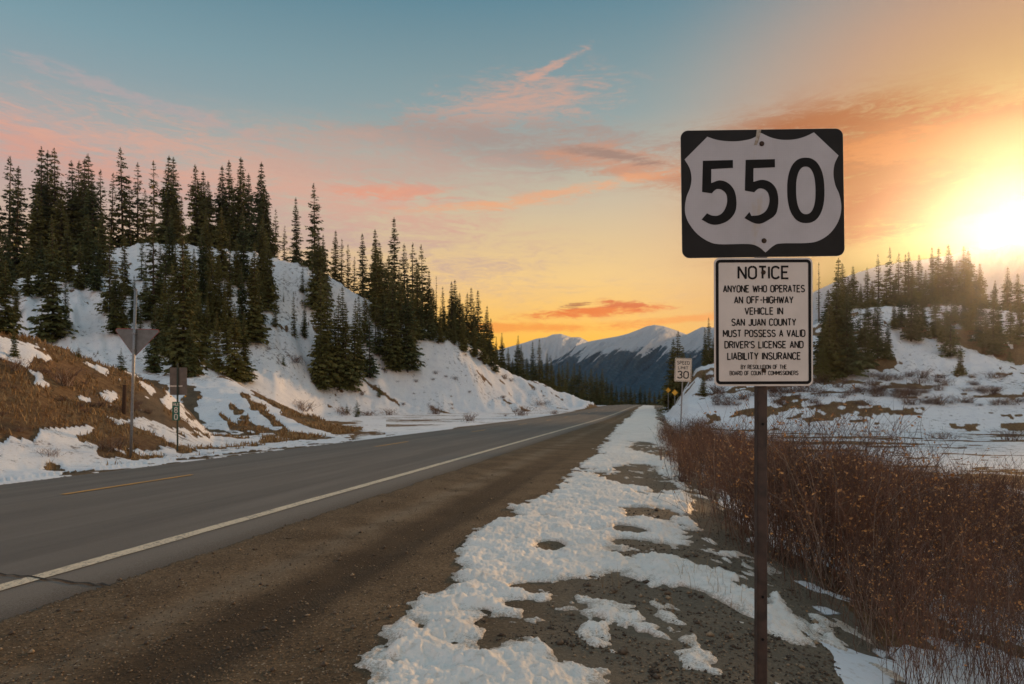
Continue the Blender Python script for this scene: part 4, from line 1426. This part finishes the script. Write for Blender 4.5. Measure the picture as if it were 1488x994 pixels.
# ------------------------------------------------------------------ dry grass, pebbles, clods
def blades(xs, ys, hmin, hmax, seed, w=.004, lean=.5):
    r = np.random.default_rng(seed)
    n = len(xs)
    z = terrain(xs, ys)
    a = r.random(n) * 6.283; h = r.uniform(hmin, hmax, n); ln = r.uniform(.1, lean, n)
    base_ = np.stack([xs, ys, z - .01], 1)
    tip = base_ + np.stack([np.cos(a) * h * ln, np.sin(a) * h * ln, h], 1)
    mid_ = base_ + np.stack([np.cos(a) * h * ln * .3, np.sin(a) * h * ln * .3, h * .55], 1)
    s = np.stack([-np.sin(a), np.cos(a), 0 * a], 1) * w * np.maximum(1, ys[:, None] / 6)
    V = np.stack([base_ - s, base_ + s, mid_ + s * .8, mid_ - s * .8, tip], 1).reshape(-1, 3)
    k = np.arange(n)[:, None] * 5
    return V, k + np.array([[0, 1, 2, 3]]), k + np.array([[3, 2, 4]])


def tufts(pts, n, sprd, r):
    xs, ys = [], []
    for (x, y) in pts:
        xs.append(x + r.normal(0, sprd, n)); ys.append(y + r.normal(0, sprd, n))
    return np.concatenate(xs), np.concatenate(ys)


r2 = np.random.default_rng(9)
# bank grass
bx = r2.uniform(-34, -9, 60000); by = r2.uniform(12, 46, 60000)
bz = terrain(bx, by)
bs, bgm = masks(bx, by, bz)
bu, bv = road_uv(bx, by)
kk = (bs < .4) & (bgm > .5) & (bu < -13) & (fbm(bx * .8, by * .8, 3) > -.25)
V, q4, q3 = blades(bx[kk], by[kk], .06, .24, 3, .005, .9)
me = npmesh("dry_grass", V, [q4, q3], [M_STRAW])
tag(nobj("dry_grass", me), "dry golden brown grass covering the bank at left", kind="stuff")
# verge stalks
tp = [ray(px, py, 1.0) for px, py in [(1005, 842), (1018, 850), (1028, 838), (1040, 862), (1052, 868), (1062, 880), (1012, 868), (985, 846), (880, 865), (975, 895), (1000, 720), (985, 690), (1075, 860)]]
tp = [(d[0] * (-1.6 / (d[2] - ZC)), -1.6 / (d[2] - ZC)) for d in tp]
gx_, gy_ = tufts(tp, 9, .05, r2)
gx2 = r2.uniform(2.0, 9, 5000); gy2 = r2.uniform(14, 50, 5000)
uu2, vv2 = road_uv(gx2, gy2)
k2 = (uu2 > .8) & (uu2 < 3.2)
V, q4, q3 = blades(np.concatenate([gx_, gx2[k2]]), np.concatenate([gy_, gy2[k2]]), .07, .26, 4, .0016, .7)
me = npmesh("dry_grass", V, [q4, q3], [M_STRAW])
tag(nobj("dry_grass", me), "sparse straw stalks on the verge between the snow and the willows", kind="stuff")

# pebbles and clods
n = 30000
pv = np.exp(r2.uniform(math.log(2.2), math.log(16), n)); pa = r2.uniform(-.8, .62, n)
pxs = pa * pv; pys = pv
pu, pvv = road_uv(pxs, pys)
ok = (pu > -4.3) & (pu < 1.5) & (belt_sdf(pxs, pys) < .02) & (masks(pxs, pys, terrain(pxs, pys))[0] < .3)
pxs, pys = pxs[ok], pys[ok]; n = len(pxs)
pz = terrain(pxs, pys)
s = r2.uniform(.003, .0095, n) * (1 + 1.6 * (r2.random(n) < .03))
dark = (road_uv(pxs, pys)[0] > -.6)
s = s * np.where(dark, 1.6, 1.0)
octa = np.array([(1, 0, 0), (0, 1, 0), (-1, 0, 0), (0, -1, 0), (0, 0, .8), (0, 0, -.5)])
jit = r2.uniform(.6, 1.3, (n, 6, 1)) * octa[None]
an = r2.random(n) * 6.28
jx = jit[..., 0] * np.cos(an)[:, None] - jit[..., 1] * np.sin(an)[:, None]; jy = jit[..., 0] * np.sin(an)[:, None] + jit[..., 1] * np.cos(an)[:, None]
V = np.stack([jx, jy, jit[..., 2]], -1) * s[:, None, None] + np.stack([pxs, pys, pz + s * .3], 1)[:, None]
T8 = np.array([(0, 1, 4), (1, 2, 4), (2, 3, 4), (3, 0, 4), (1, 0, 5), (2, 1, 5), (3, 2, 5), (0, 3, 5)])
Q = (np.arange(n)[:, None, None] * 6 + T8[None]).reshape(-1, 3)
M_STONE2 = plain("pale_pebble", (.34, .25, .16), .8)
me = npmesh("pebbles", V.reshape(-1, 3), Q, [M_STONE, M_STONE2], np.repeat((r2.random(n) < .22).astype(int), 8))
tag(nobj("pebbles", me), "loose pebbles scattered on the gravel shoulder and verge", kind="stuff")

# churned lumps of dark earth between the snow patches
n = 5200
cy_ = np.exp(r2.uniform(math.log(2.9), math.log(9), n)); cx_ = r2.uniform(-.1, .5, n) * cy_
cu, cvv = road_uv(cx_, cy_)
ok = (cu > -1.3) & (cu < 1.3) & (belt_sdf(cx_, cy_) < .03) & (fbm(cx_ * 1.6 + 2, cy_ * 1.1, 3) > .0 + .25 * r2.random(n))
cx_, cy_ = cx_[ok], cy_[ok]; n = len(cx_)
cz_ = terrain(cx_, cy_)
s = r2.uniform(.004, .015, n) * (1 + 1.2 * (r2.random(n) < .08))
jit = r2.uniform(.5, 1.35, (n, 6, 1)) * octa[None]
an = r2.random(n) * 6.28
jx = jit[..., 0] * np.cos(an)[:, None] - jit[..., 1] * np.sin(an)[:, None]; jy = jit[..., 0] * np.sin(an)[:, None] + jit[..., 1] * np.cos(an)[:, None]
V = np.stack([jx, jy, jit[..., 2] * .7], -1) * s[:, None, None] + np.stack([cx_, cy_, cz_ + s * .2], 1)[:, None]
Q = (np.arange(n)[:, None, None] * 6 + T8[None]).reshape(-1, 3)
M_EARTH = plain("dark_earth", (.085, .06, .042), .95, scale=60, c2=(.04, .028, .02), bmp=.004)
me = npmesh("earth_clods", V.reshape(-1, 3), Q, [M_EARTH], smooth=True)
tag(nobj("earth_clods", me), "dark crumbled earth lumps between the snow patches of the verge", kind="stuff")

# ------------------------------------------------------------------ lettering : uniform-stroke road letters
def arc(cx, cy, rx, ry, a0, a1, n=8):
    return [(cx + rx * math.cos(R(a)), cy + ry * math.sin(R(a))) for a in np.linspace(a0, a1, n)]


def rnd_o(x0, x1, y0, y1, r):
    return (arc(x1 - r, y1 - r, r, r, 90, 0, 5) + arc(x1 - r, y0 + r, r, r, 0, -90, 5) + arc(x0 + r, y0 + r, r, r, -90, -180, 5) + arc(x0 + r, y1 - r, r, r, 180, 90, 5))


W = .5
GL = {
    'A': [[(0, 0), (W / 2, 1), (W, 0)], [(.1, .3), (W - .1, .3)]],
    'B': [[(0, 0), (0, 1), (.26, 1)] + arc(.26, .77, .22, .23, 90, -90) + [(0, .54)], [(.26, .54)] + arc(.27, .27, .23, .27, 90, -90) + [(0, 0)]],
    'C': [arc(W / 2, .73, W / 2, .27, 20, 180) + arc(W / 2, .27, W / 2, .27, 180, 340)],
    'D': [[(0, 0), (0, 1), (.22, 1)] + arc(.22, .72, .28, .28, 90, 0) + arc(.22, .28, .28, .28, 0, -90) + [(0, 0)]],
    'E': [[(.44, 1), (0, 1), (0, 0), (.44, 0)], [(0, .52), (.36, .52)]],
    'F': [[(.44, 1), (0, 1), (0, 0)], [(0, .52), (.36, .52)]],
    'G': [arc(W / 2, .73, W / 2, .27, 20, 180) + arc(W / 2, .27, W / 2, .27, 180, 360) + [(W, .46), (.28, .46)]],
    'H': [[(0, 0), (0, 1)], [(W, 0), (W, 1)], [(0, .52), (W, .52)]],
    'I': [[(0, 0), (0, 1)]],
    'J': [[(.38, 1), (.38, .22)] + arc(.19, .2, .19, .2, 0, -170)],
    'L': [[(0, 1), (0, 0), (.42, 0)]],
    'M': [[(0, 0), (0, 1), (.3, .3), (.6, 1), (.6, 0)]],
    'N': [[(0, 0), (0, 1), (W, 0), (W, 1)]],
    'O': [rnd_o(0, W, 0, 1, .245) + [(.245, 1)]],
    'P': [[(0, 0), (0, 1), (.25, 1)] + arc(.25, .74, .24, .26, 90, -90) + [(0, .48)]],
    'R': [[(0, 0), (0, 1), (.25, 1)] + arc(.25, .75, .24, .25, 90, -90) + [(0, .5)], [(.24, .5), (W, 0)]],
    'S': [arc(W / 2, .76, W / 2 - .01, .24, 25, 200) + [(.09, .60), (.42, .43)] + arc(W / 2, .25, W / 2, .25, 20, -160)],
    'T': [[(0, 1), (.48, 1)], [(.24, 1), (.24, 0)]],
    'U': [[(0, 1), (0, .25)] + arc(W / 2, .25, W / 2, .25, 180, 360) + [(W, 1)]],
    'V': [[(0, 1), (W / 2, 0), (W, 1)]],
    'W': [[(0, 1), (.17, 0), (.35, .85), (.53, 0), (.7, 1)]],
    'X': [[(0, 0), (W, 1)], [(0, 1), (W, 0)]],
    'Y': [[(0, 1), (W / 2, .45), (W, 1)], [(W / 2, .45), (W / 2, 0)]],
    '-': [[(0, .48), (.3, .48)]], "'": [[(0, 1), (0, .78)]], ' ': [],
    '3': [arc(.25, .75, .24, .25, 155, -80, 9) + arc(.25, .26, .26, .26, 80, -160, 10)],
    '0': [rnd_o(0, W, 0, 1, .248) + [(.248, 1)]],
    '8': [rnd_o(.03, W - .03, .52, 1, .22) + [(.25, 1)], rnd_o(0, W, 0, .52, .25) + [(.25, .52)]],
}


def gw(c):
    s_ = GL[c]
    return .26 if not s_ else max(p[0] for st in s_ for p in st)


def stroke(mb, pts, w, y):
    """split a letter's line at its corners so that every leg keeps its full width"""
    pts = [p for i, p in enumerate(pts) if i == 0 or math.hypot(p[0] - pts[i - 1][0], p[1] - pts[i - 1][1]) > 1e-6]
    if len(pts) < 2: return
    pieces, cur, ext = [], [pts[0]], 0.0
    for i in range(1, len(pts)):
        cur.append(pts[i])
        if i < len(pts) - 1:
            a1 = math.atan2(pts[i][1] - pts[i - 1][1], pts[i][0] - pts[i - 1][0]); a2 = math.atan2(pts[i + 1][1] - pts[i][1], pts[i + 1][0] - pts[i][0])
            tn = abs((a2 - a1 + math.pi) % (2 * math.pi) - math.pi)
            if tn > R(50):
                e_ = w * (.5 if tn < R(110) else .12)
                pieces.append((cur, ext, e_)); cur = [pts[i]]; ext = e_
    pieces.append((cur, ext, 0.0))
    for k_, (pc, e0_, e1_) in enumerate(pieces):
        pc = list(pc)
        def push(a, b, e):
            d = math.hypot(b[0] - a[0], b[1] - a[1]); return (b[0] + (b[0] - a[0]) / d * e, b[1] + (b[1] - a[1]) / d * e)
        if e0_: pc[0] = push(pc[1], pc[0], e0_)
        if e1_: pc[-1] = push(pc[-2], pc[-1], e1_)
        leg(mb, pc, w, y - .00012 * (k_ % 3))


def leg(mb, pts, w, y):
    pts = [p for i, p in enumerate(pts) if i == 0 or math.hypot(p[0] - pts[i - 1][0], p[1] - pts[i - 1][1]) > 1e-6]
    if len(pts) < 2: return
    closed = math.hypot(pts[0][0] - pts[-1][0], pts[0][1] - pts[-1][1]) < 1e-6
    if closed: pts = pts[:-1]
    n_ = len(pts); Lf, Rt = [], []
    for i in range(n_):
        a = pts[(i - 1) % n_] if (closed or i > 0) else None
        b = pts[i]; c = pts[(i + 1) % n_] if (closed or i < n_ - 1) else None
        def nrm(p, q):
            d = math.hypot(q[0] - p[0], q[1] - p[1]); return (-(q[1] - p[1]) / d, (q[0] - p[0]) / d)
        if a is None: nn_, sc = nrm(b, c), 1
        elif c is None: nn_, sc = nrm(a, b), 1
        else:
            n1_, n2_ = nrm(a, b), nrm(b, c)
            m = (n1_[0] + n2_[0], n1_[1] + n2_[1]); l_ = math.hypot(*m)
            if l_ < .3: nn_, sc = n1_, 1
            else:
                nn_ = (m[0] / l_, m[1] / l_); sc = min(1.6, 1 / max(.35, nn_[0] * n1_[0] + nn_[1] * n1_[1]))
        Lf.append((b[0] + nn_[0] * w / 2 * sc, y, b[1] + nn_[1] * w / 2 * sc)); Rt.append((b[0] - nn_[0] * w / 2 * sc, y, b[1] - nn_[1] * w / 2 * sc))
    fs_ = []
    for i in range(n_ if closed else n_ - 1):
        j = (i + 1) % n_
        fs_.append((n_ + i, n_ + j, j, i))
    mb.add(Lf + Rt, fs_)


def text(mb, s_, cx, base_z, h, width, y, sw=.14, stretch=None):
    """one line of road lettering centred on cx, squeezed to the given width"""
    gap = .2
    tot = sum(gw(c) for c in s_) + gap * (len(s_) - 1)
    kx = width / tot
    x = cx - width / 2
    k = 0
    for c in s_:
        for st in GL[c]:
            stroke(mb, [(x + p[0] * kx, base_z + p[1] * h) for p in st], sw * h, y - .00004 * (k % 3)); k += 1
        x += (gw(c) + gap) * kx


# ------------------------------------------------------------------ materials of the signs
def sign_face_mat(name, c, grid=True, stain=(.42, .33, .22)):
    m, t, b = new_mat(name)
    oc = t.n("ShaderNodeTexCoord").outputs["Object"]
    sx = t.n("ShaderNodeSeparateXYZ"); t.l(oc, sx.inputs[0])
    n = t.noise(oc, 5, 5, .6)
    cc = t.mix(t.mr(n, .35, .7), c, tuple(q * .88 for q in c[:3]) + (1,))
    if grid:
        g1 = t.m("GREATER_THAN", t.m("FRACT", t.m("MULTIPLY", sx.outputs[0], 120.0)), .78)
        g2 = t.m("GREATER_THAN", t.m("FRACT", t.m("MULTIPLY", sx.outputs[2], 120.0)), .78)
        cc = t.mix(t.m("MULTIPLY", t.m("MAXIMUM", g1, g2), .16), cc, (.30, .30, .34, 1))
    st = t.noise(t.mapping(oc, (2.2, 1, 1.2)), 4.5, 6, .65)
    # rust-brown water stain running below the bolts
    cen = t.mr(t.m("ABSOLUTE", t.m("ADD", sx.outputs[0], .01)), .10, .0)
    cc = t.mix(t.m("MULTIPLY", t.m("MULTIPLY", t.mr(st, .52, .7), cen), .55), cc, tuple(stain) + (1,))
    scr = t.noise(t.mapping(oc, (60, 1, 6), (0, R(25), 0)), 1.6, 3, .7)
    cc = t.mix(t.m("MULTIPLY", t.mr(scr, .72, .78), .35), cc, (.75, .75, .75, 1))
    t.l(cc, b.inputs["Base Color"])
    b.inputs["Roughness"].default_value = .45
    return m


def black_sign_mat(name):
    m, t, b = new_mat(name)
    oc = t.n("ShaderNodeTexCoord").outputs["Object"]
    n = t.noise(oc, 6, 5, .6)
    fl = t.noise(t.mapping(oc, (1, 1, .6)), 42, 6, .8)
    c = t.mix(t.mr(n, .3, .7), (.007, .008, .010, 1), (.013, .013, .014, 1))
    c = t.mix(t.m("MULTIPLY", t.mr(fl, .70, .74), .7), c, (.35, .33, .30, 1))
    t.l(c, b.inputs["Base Color"])
    b.inputs["Roughness"].default_value = .42
    b.inputs["Specular IOR Level"].default_value = .2
    return m


M_SHIELD = sign_face_mat("white_reflective_sheeting", (.50, .49, .53, 1))
M_NOTICE = sign_face_mat("cream_reflective_sheeting", (.72, .66, .62, 1), False)
M_BLACK = black_sign_mat("black_sign_paint")
M_INK = plain("black_sign_ink", (.008, .008, .009), .5, var=.1)
M_INK.node_tree.nodes["Principled BSDF"].inputs["Specular IOR Level"].default_value = .15
M_ALU = plain("aluminium_edge", (.50, .48, .46), .4, .6, scale=60)
M_POST = plain("rusty_brown_post", (.062, .036, .028), .6, .1, scale=14, c2=(.028, .018, .015), bmp=.004)
M_BOLT = plain("rusty_bolt", (.06, .035, .022), .6, .5, scale=90)
M_GALV = plain("galvanised_steel", (.30, .30, .31), .45, .5, scale=30, c2=(.20, .20, .205))
M_DKGREEN = plain("dark_green_post", (.025, .045, .035), .6)
M_BACK = plain("weathered_sign_back", (.19, .185, .185), .6, .2, scale=6, c2=(.14, .135, .13))
M_BRBACK = plain("brown_sign_back", (.17, .135, .11), .6, .2, scale=6, c2=(.125, .10, .085))
M_GREEN = plain("green_sign_paint", (.012, .13, .085), .5)
M_RED = plain("red_sign_edge", (.45, .04, .03), .5)
M_YSIGN = plain("yellow_sign_paint", (.85, .42, .03), .5, var=.05)
M_WSIGN = plain("white_sign_paint", (.78, .68, .58), .5, var=.05)
M_WOOD = plain("weathered_wood_post", (.07, .035, .02), .9, bmp=.01)
M_TAPE = plain("pale_scraped_metal", (.46, .42, .36), .6, scale=80, c2=(.25, .19, .14))

# ------------------------------------------------------------------ main sign assembly
SY_ = 3.235
px_m = F / 3.247
c0 = ray(1108, 281, SY_)          # centre of the shield plate
cx0 = c0[0]; gz0 = gz(cx0, SY_)
root = empty("highway_sign", (cx0, SY_, gz0))
tag(root, "black and white 550 highway shield above a white notice plate on a rusty brown post", "road sign")
HZ = c0[2] - gz0                   # height of the shield centre above ground

# post (square tube with holes)
mb = MB()
mb.box((.004, .034, (HZ + .27) / 2 - .2), (.048, .05, HZ + .27 + .4))
post = mb.build("post", M_POST, root)
bv_ = post.modifiers.new("bevel", 'BEVEL'); bv_.width = .006; bv_.segments = 2
for zz in (HZ - 1.085, HZ - 1.9, HZ - 2.1):
    mb = MB(); mb.tube((.004, .0065, zz), (.004, .010, zz), .0065, n=12)
    mb.build("post_hole", M_INK, post)

PXC, PZC, K_ = 582.0, 499.0, 1404.0


def S(pts):
    return [((x - PXC) / K_, (PZC - y) / K_) for x, y in pts]


def smooth_poly(pts, corners, n=5):
    """Catmull-Rom through pts; indices in corners stay sharp"""
    N = len(pts); out = []
    for i in range(N):
        p0, p1, p2, p3 = pts[(i - 1) % N], pts[i], pts[(i + 1) % N], pts[(i + 2) % N]
        if i in corners: p0 = (2 * p1[0] - p2[0], 2 * p1[1] - p2[1])
        if (i + 1) % N in corners: p3 = (2 * p2[0] - p1[0], 2 * p2[1] - p1[1])
        for k in range(n):
            t = k / n
            out.append(tuple(.5 * (2 * p1[j] + (-p0[j] + p2[j]) * t + (2 * p0[j] - 5 * p1[j] + 4 * p2[j] - p3[j]) * t * t + (-p0[j] + 3 * p1[j] - 3 * p2[j] + p3[j]) * t ** 3) for j in (0, 1)))
    return out


mb = MB()
hw, hh = .381, .299
mb.poly(rrect(-hw, -hh, hw, hh, .035, 8), -.002, .004)
plate = mb.build("route_panel", M_BLACK, root, loc=(0, 0, HZ))
plate.rotation_euler = (0, R(-.8), 0)
mb = MB(); mb.poly(rrect(-hw - .0012, -hh - .0012, hw + .0012, hh + .0012, .036, 8), -.0008, .0016, [list(reversed(rrect(-hw + .002, -hh + .002, hw - .002, hh - .002, .034, 8)))])
mb.build("panel_edge", M_ALU, plate)
sh_pts = [(577, 102), (640, 132), (700, 147), (760, 150), (820, 143), (875, 126), (925, 103), (1085, 258), (1058, 315), (1050, 385), (1062, 455), (1085, 510), (1098, 580), (1092, 650),
          (1062, 720), (1010, 780), (940, 820), (860, 832), (700, 832), (650, 846), (595, 890), (545, 850), (480, 833), (300, 832), (225, 815), (150, 765), (98, 700), (72, 640), (68, 580), (80, 515),
          (104, 455), (114, 395), (103, 330), (70, 270), (222, 122), (280, 142), (340, 152), (400, 155), (460, 150), (520, 136)]
corners = {0, 6, 7, 20, 33, 34}
mb = MB(); mb.poly(S(smooth_poly(sh_pts, corners)), -.0032)
mb.build("shield", M_SHIELD, plate)
five = [(190, 280), (388, 278), (388, 330), (245, 336), (243, 428), (300, 411), (355, 430), (395, 480), (408, 556), (396, 625), (352, 676), (290, 701), (235, 699), (176, 668), (212, 627), (250, 643), (292, 640),
        (326, 610), (346, 555), (340, 502), (312, 474), (282, 468), (262, 479), (246, 496), (182, 486)]
f_c = {0, 1, 2, 3, 4, 13, 14, 23, 24}
five2 = [(472, 278), (665, 276), (665, 330), (523, 334), (521, 424), (580, 411), (636, 430), (674, 480), (684, 556), (672, 625), (650, 656), (628, 670), (570, 699), (520, 695), (458, 662), (492, 622), (505, 648), (560, 642),
         (604, 612), (625, 555), (618, 502), (592, 474), (560, 468), (540, 479), (526, 493), (464, 481)]
f_c2 = {0, 1, 2, 3, 4, 10, 14, 15, 16, 24, 25}
for nm, pts_, cs in (("numeral", five, f_c), ("numeral", five2, f_c2)):
    mb = MB(); mb.poly(S(smooth_poly(pts_, cs)), -.0040); mb.build(nm, M_INK, plate)


def sup(cx, cy, rx, ry, p=2.35, n=48):
    o = []
    for i in range(n):
        a = 2 * math.pi * i / n; c_, s_ = math.cos(a), math.sin(a)
        o.append((cx + rx * math.copysign(abs(c_) ** (2 / p), c_), cy - ry * math.copysign(abs(s_) ** (2 / p), s_)))
    return o


mb = MB(); mb.poly(S(sup(866, 485, 123, 216)), -.0040, 0, [list(reversed(S(sup(866, 485, 64, 157))))]); mb.build("numeral", M_INK, plate)
mb = MB(); mb.poly(S([(548, 80), (578, 79), (572, 106), (560, 150), (548, 180), (528, 182), (540, 140)]), -.0046); mb.build("scrape", M_TAPE, plate)
for bx_, bz_ in ((580, 173), (586, 813)):
    (x_, z_), = S([(bx_, bz_)])
    mb = MB(); mb.tube((x_, -.0045, z_), (x_, -.010, z_), .0085, n=6); mb.tube((x_, -.0034, z_), (x_, -.0045, z_), .012, n=14); mb.build("bolt", M_BOLT, plate)

# notice plate, 0.457 x 0.61
NW, NH = .231, .3005
npl_z = HZ - .299 - .003 - NH
mb = MB(); mb.poly(rrect(-NW, -NH, NW, NH, .026, 8), -.010, .004)
npl = mb.build("notice_panel", M_NOTICE, root, loc=(.001, 0, npl_z - .003))
npl.rotation_euler = (0, R(-.2), 0)
mb = MB(); mb.poly(rrect(-NW + .0075, -NH + .0085, NW - .0075, NH - .0085, .021, 8), -.0112, 0, [list(reversed(rrect(-NW + .021, -NH + .022, NW - .021, NH - .022, .008, 6)))])
mb.build("border", M_INK, npl)
mb = MB()
# crop coordinates: centre x 401, panel centre y 487, 1397 px per metre
def zc_(yy): return (487 - yy) / 1397.0
for s_, yt, yb, x0, x1, w_ in (("NOTICE", 122, 208, 233, 570, .165), ("ANYONE WHO OPERATES", 247, 294, 137, 672, .175), ("AN OFF-HIGHWAY", 320, 367, 209, 597, .175),
                             ("VEHICLE IN", 393, 440, 278, 529, .175), ("SAN JUAN COUNTY", 466, 513, 191, 614, .175), ("MUST POSSESS A VALID", 539, 586, 135, 674, .175),
                             ("DRIVER'S LICENSE AND", 613, 660, 145, 662, .175), ("LIABILITY INSURANCE", 687, 735, 163, 644, .175),
                             ("BY RESOLUTION OF THE", 768, 796, 251, 552, .17), ("BOARD OF COUNTY COMMISSIONERS", 808, 836, 178, 628, .17)):
    hgt = (yb - yt) / 1397.0
    text(mb, s_, ((x0 + x1) / 2 - 401) / 1397, zc_(yb) + hgt * .06, hgt * .90, (x1 - x0) / 1397 - hgt * .12, -.0112, w_)
tag(mb.build("lettering", M_INK, npl), kind="stuff")
for yy in (163, 803):
    mb = MB(); mb.tube((0, -.0135, zc_(yy)), (0, -.019, zc_(yy)), .0075, n=6); mb.tube((0, -.0115, zc_(yy)), (0, -.0135, zc_(yy)), .0105, n=14); mb.build("bolt", M_BOLT, npl)


# ------------------------------------------------------------------ the other signs
def at_px(px, py, D_=None):
    D_ = D_ or hit(px, py)
    p = ray(px, py, D_)
    return p[0], D_, gz(p[0], D_)


# triangular yield sign seen from behind
x, y, z = at_px(190, 661, 19.2)
r1 = empty("yield_sign", (x, y, z)); tag(r1, "grey back of a triangular sign on a tall steel pole beside the left road edge", "road sign")
ht = ray(197, 421, y)[2] - z
lean = (ray(197, 421, y)[0] - x) / ht
r1.rotation_euler = (0, math.atan(lean), 0)
mb = MB(); mb.tube((0, 0, -.3), (0, 0, ht), .038, n=14); mb.build("pole", M_GALV, r1, True)
mb = MB(); mb.tube((0, 0, ht), (0, 0, ht + .02), .043, n=14); mb.build("pole_cap", M_GALV, r1)
kz = lambda py: ray(197, py, y)[2] - z
xa, xb, zt, zb = (168 - 196.5) / F * y, (231 - 196.5) / F * y, kz(478), kz(516)
tri = lambda e: [(-0.0 - .035, zb - e), (.035, zb - e), (xb + e, zt - .05), (xb + e - .03, zt + e), (xa - e + .03, zt + e), (xa - e, zt - .05)]
mb = MB(); mb.poly(tri(0), .045, .004); tp_ = mb.build("triangle_panel", M_BACK, r1)
mb = MB(); mb.poly(tri(.012), .0505, .002); mb.build("red_edge", M_RED, tp_)
for q in (zt - .12, zb + .14):
    mb = MB(); mb.box((0, -.004, q), (.11, .092, .03)); mb.build("clamp", M_GALV, tp_)

# square sign back with mile marker
x, y, z = at_px(258, 651, 21.5)
r2o = empty("roadside_sign", (x, y, z)); tag(r2o, "brown back of a rectangular sign above a small green mile marker on a dark post", "road sign")
k2z = lambda py: ray(259, py, y)[2] - z
kx2 = lambda px: (px - 259) / F * y
mb = MB(); mb.tube((0, 0, -.2), (0, 0, k2z(528)), .028, n=8); mb.build("post", M_DKGREEN, r2o)
mb = MB(); mb.poly(rrect(kx2(247), k2z(574), kx2(272), k2z(534), .03, 4), .03, .004); pn = mb.build("sign_panel", M_BRBACK, r2o)
mb = MB(); mb.box((-.06, .026, k2z(561)), (.40, .008, .035)); mb.build("bracket", M_WSIGN, pn)
for sx_ in (248.5, 269.5):
    mb = MB(); mb.box((kx2(sx_), .032, k2z(576)), (.05, .006, .04)); mb.build("reflector", M_YSIGN, pn)
mb = MB(); mb.poly(rrect(kx2(252), k2z(611), kx2(263), k2z(584), .015, 4), -.036, .003); mk = mb.build("mile_marker", M_GREEN, r2o)
mb = MB(); cxm = kx2(257.5)
text(mb, "MILE", cxm, k2z(589.5), .075, .16, -.038, .17)
text(mb, "8", cxm, k2z(599.5), .16, .09, -.038, .17)
text(mb, "0", cxm, k2z(609.5), .16, .09, -.038, .17)
tag(mb.build("lettering", M_WSIGN, mk), kind="stuff")

# weathered post stub on the bank
x, y, z = at_px(180, 602)
hs = ray(180, 559, y)[2] - z
mb = MB(); mb.tube((0, 0, -.2), (.03, 0, hs), .075, .06, n=9)
tag(mb.build("wooden_post", M_WOOD, None, loc=(x, y, z)), "short dark weathered wooden post on the brown bank left of the triangular sign", "post")

# speed limit sign
x, y, z = at_px(988, 638, 29.5)
r3 = empty("speed_limit_sign", (x, y, z)); tag(r3, "white speed limit 30 sign on a thin steel post right of the road", "road sign")
top3 = ray(993, 521, y)
r3.rotation_euler = (0, math.atan((top3[0] - x) / (top3[2] - z)), 0)
k3 = lambda py: ray(992, py, y)[2] - z
mb = MB(); mb.tube((0, 0, -.2), (0, 0, k3(523)), .028, n=10); mb.build("post", M_GALV, r3)
w3 = 12.2 / F * y
mb = MB(); mb.poly(rrect(-w3, k3(554.5), w3, k3(520.5), .04, 5), -.036, .004); p3 = mb.build("speed_panel", M_WSIGN, r3)
mb = MB(); mb.poly(rrect(-w3 + .025, k3(554.5) + .025, w3 - .025, k3(520.5) - .025, .03, 5), -.0372, 0, [list(reversed(rrect(-w3 + .038, k3(554.5) + .038, w3 - .038, k3(520.5) - .038, .02, 5)))])
mb.build("border", M_INK, p3)
mb = MB()
text(mb, "SPEED", 0, k3(529.5), .135, .52, -.038, .17); text(mb, "LIMIT", 0, k3(536.5), .12, .42, -.038, .17); text(mb, "30", 0, k3(549.5), .29, .46, -.038, .17)
tag(mb.build("lettering", M_INK, p3), kind="stuff")

# two yellow warning diamonds by the bend
for px, py, hw_, lb in ((971, 567, 4.0, "smaller yellow diamond warning sign by the far bend, left of its twin"), (980.5, 570.5, 4.8, "larger yellow diamond warning sign by the far bend, right of its twin")):
    Dd = 98 if hw_ > 4.2 else 108
    p = ray(px, py, Dd); z = gz(p[0], Dd)
    o = empty("warning_sign", (p[0], Dd, z)); tag(o, lb, "road sign", None)
    hc = p[2] - z
    mb = MB(); mb.tube((0, 0, -.2), (0, 0, hc + .3), .05, n=8); mb.build("post", M_GALV, o)
    s_ = hw_ / F * Dd
    mb = MB(); mb.poly([(0, hc - s_), (s_, hc), (0, hc + s_), (-s_, hc)], -.06, .006); pp = mb.build("diamond_panel", M_YSIGN, o)
    mb = MB(); i_, j_ = s_ * .9, s_ * .84
    mb.poly([(0, hc - i_), (i_, hc), (0, hc + i_), (-i_, hc)], -.063, 0, [[(0, hc - j_), (-j_, hc), (0, hc + j_), (j_, hc)]]); mb.build("border", M_INK, pp)

# ------------------------------------------------------------------ evening haze
HAZE = True
if HAZE:
    m = bpy.data.materials.new("haze_air"); m.use_nodes = True
    nt = m.node_tree; nt.nodes.clear()
    o_ = nt.nodes.new("ShaderNodeOutputMaterial"); pvn = nt.nodes.new("ShaderNodeVolumePrincipled")
    pvn.inputs["Color"].default_value = (.85, .90, 1.0, 1)
    pvn.inputs["Density"].default_value = .00013
    pvn.inputs["Anisotropy"].default_value = .9
    nt.links.new(pvn.outputs[0], o_.inputs["Volume"])
    mb = MB(); mb.box((0, 0, 59), (3300, 3300, 160))
    tag(mb.build("haze", m), "thin evening haze in the valley", kind="stuff")
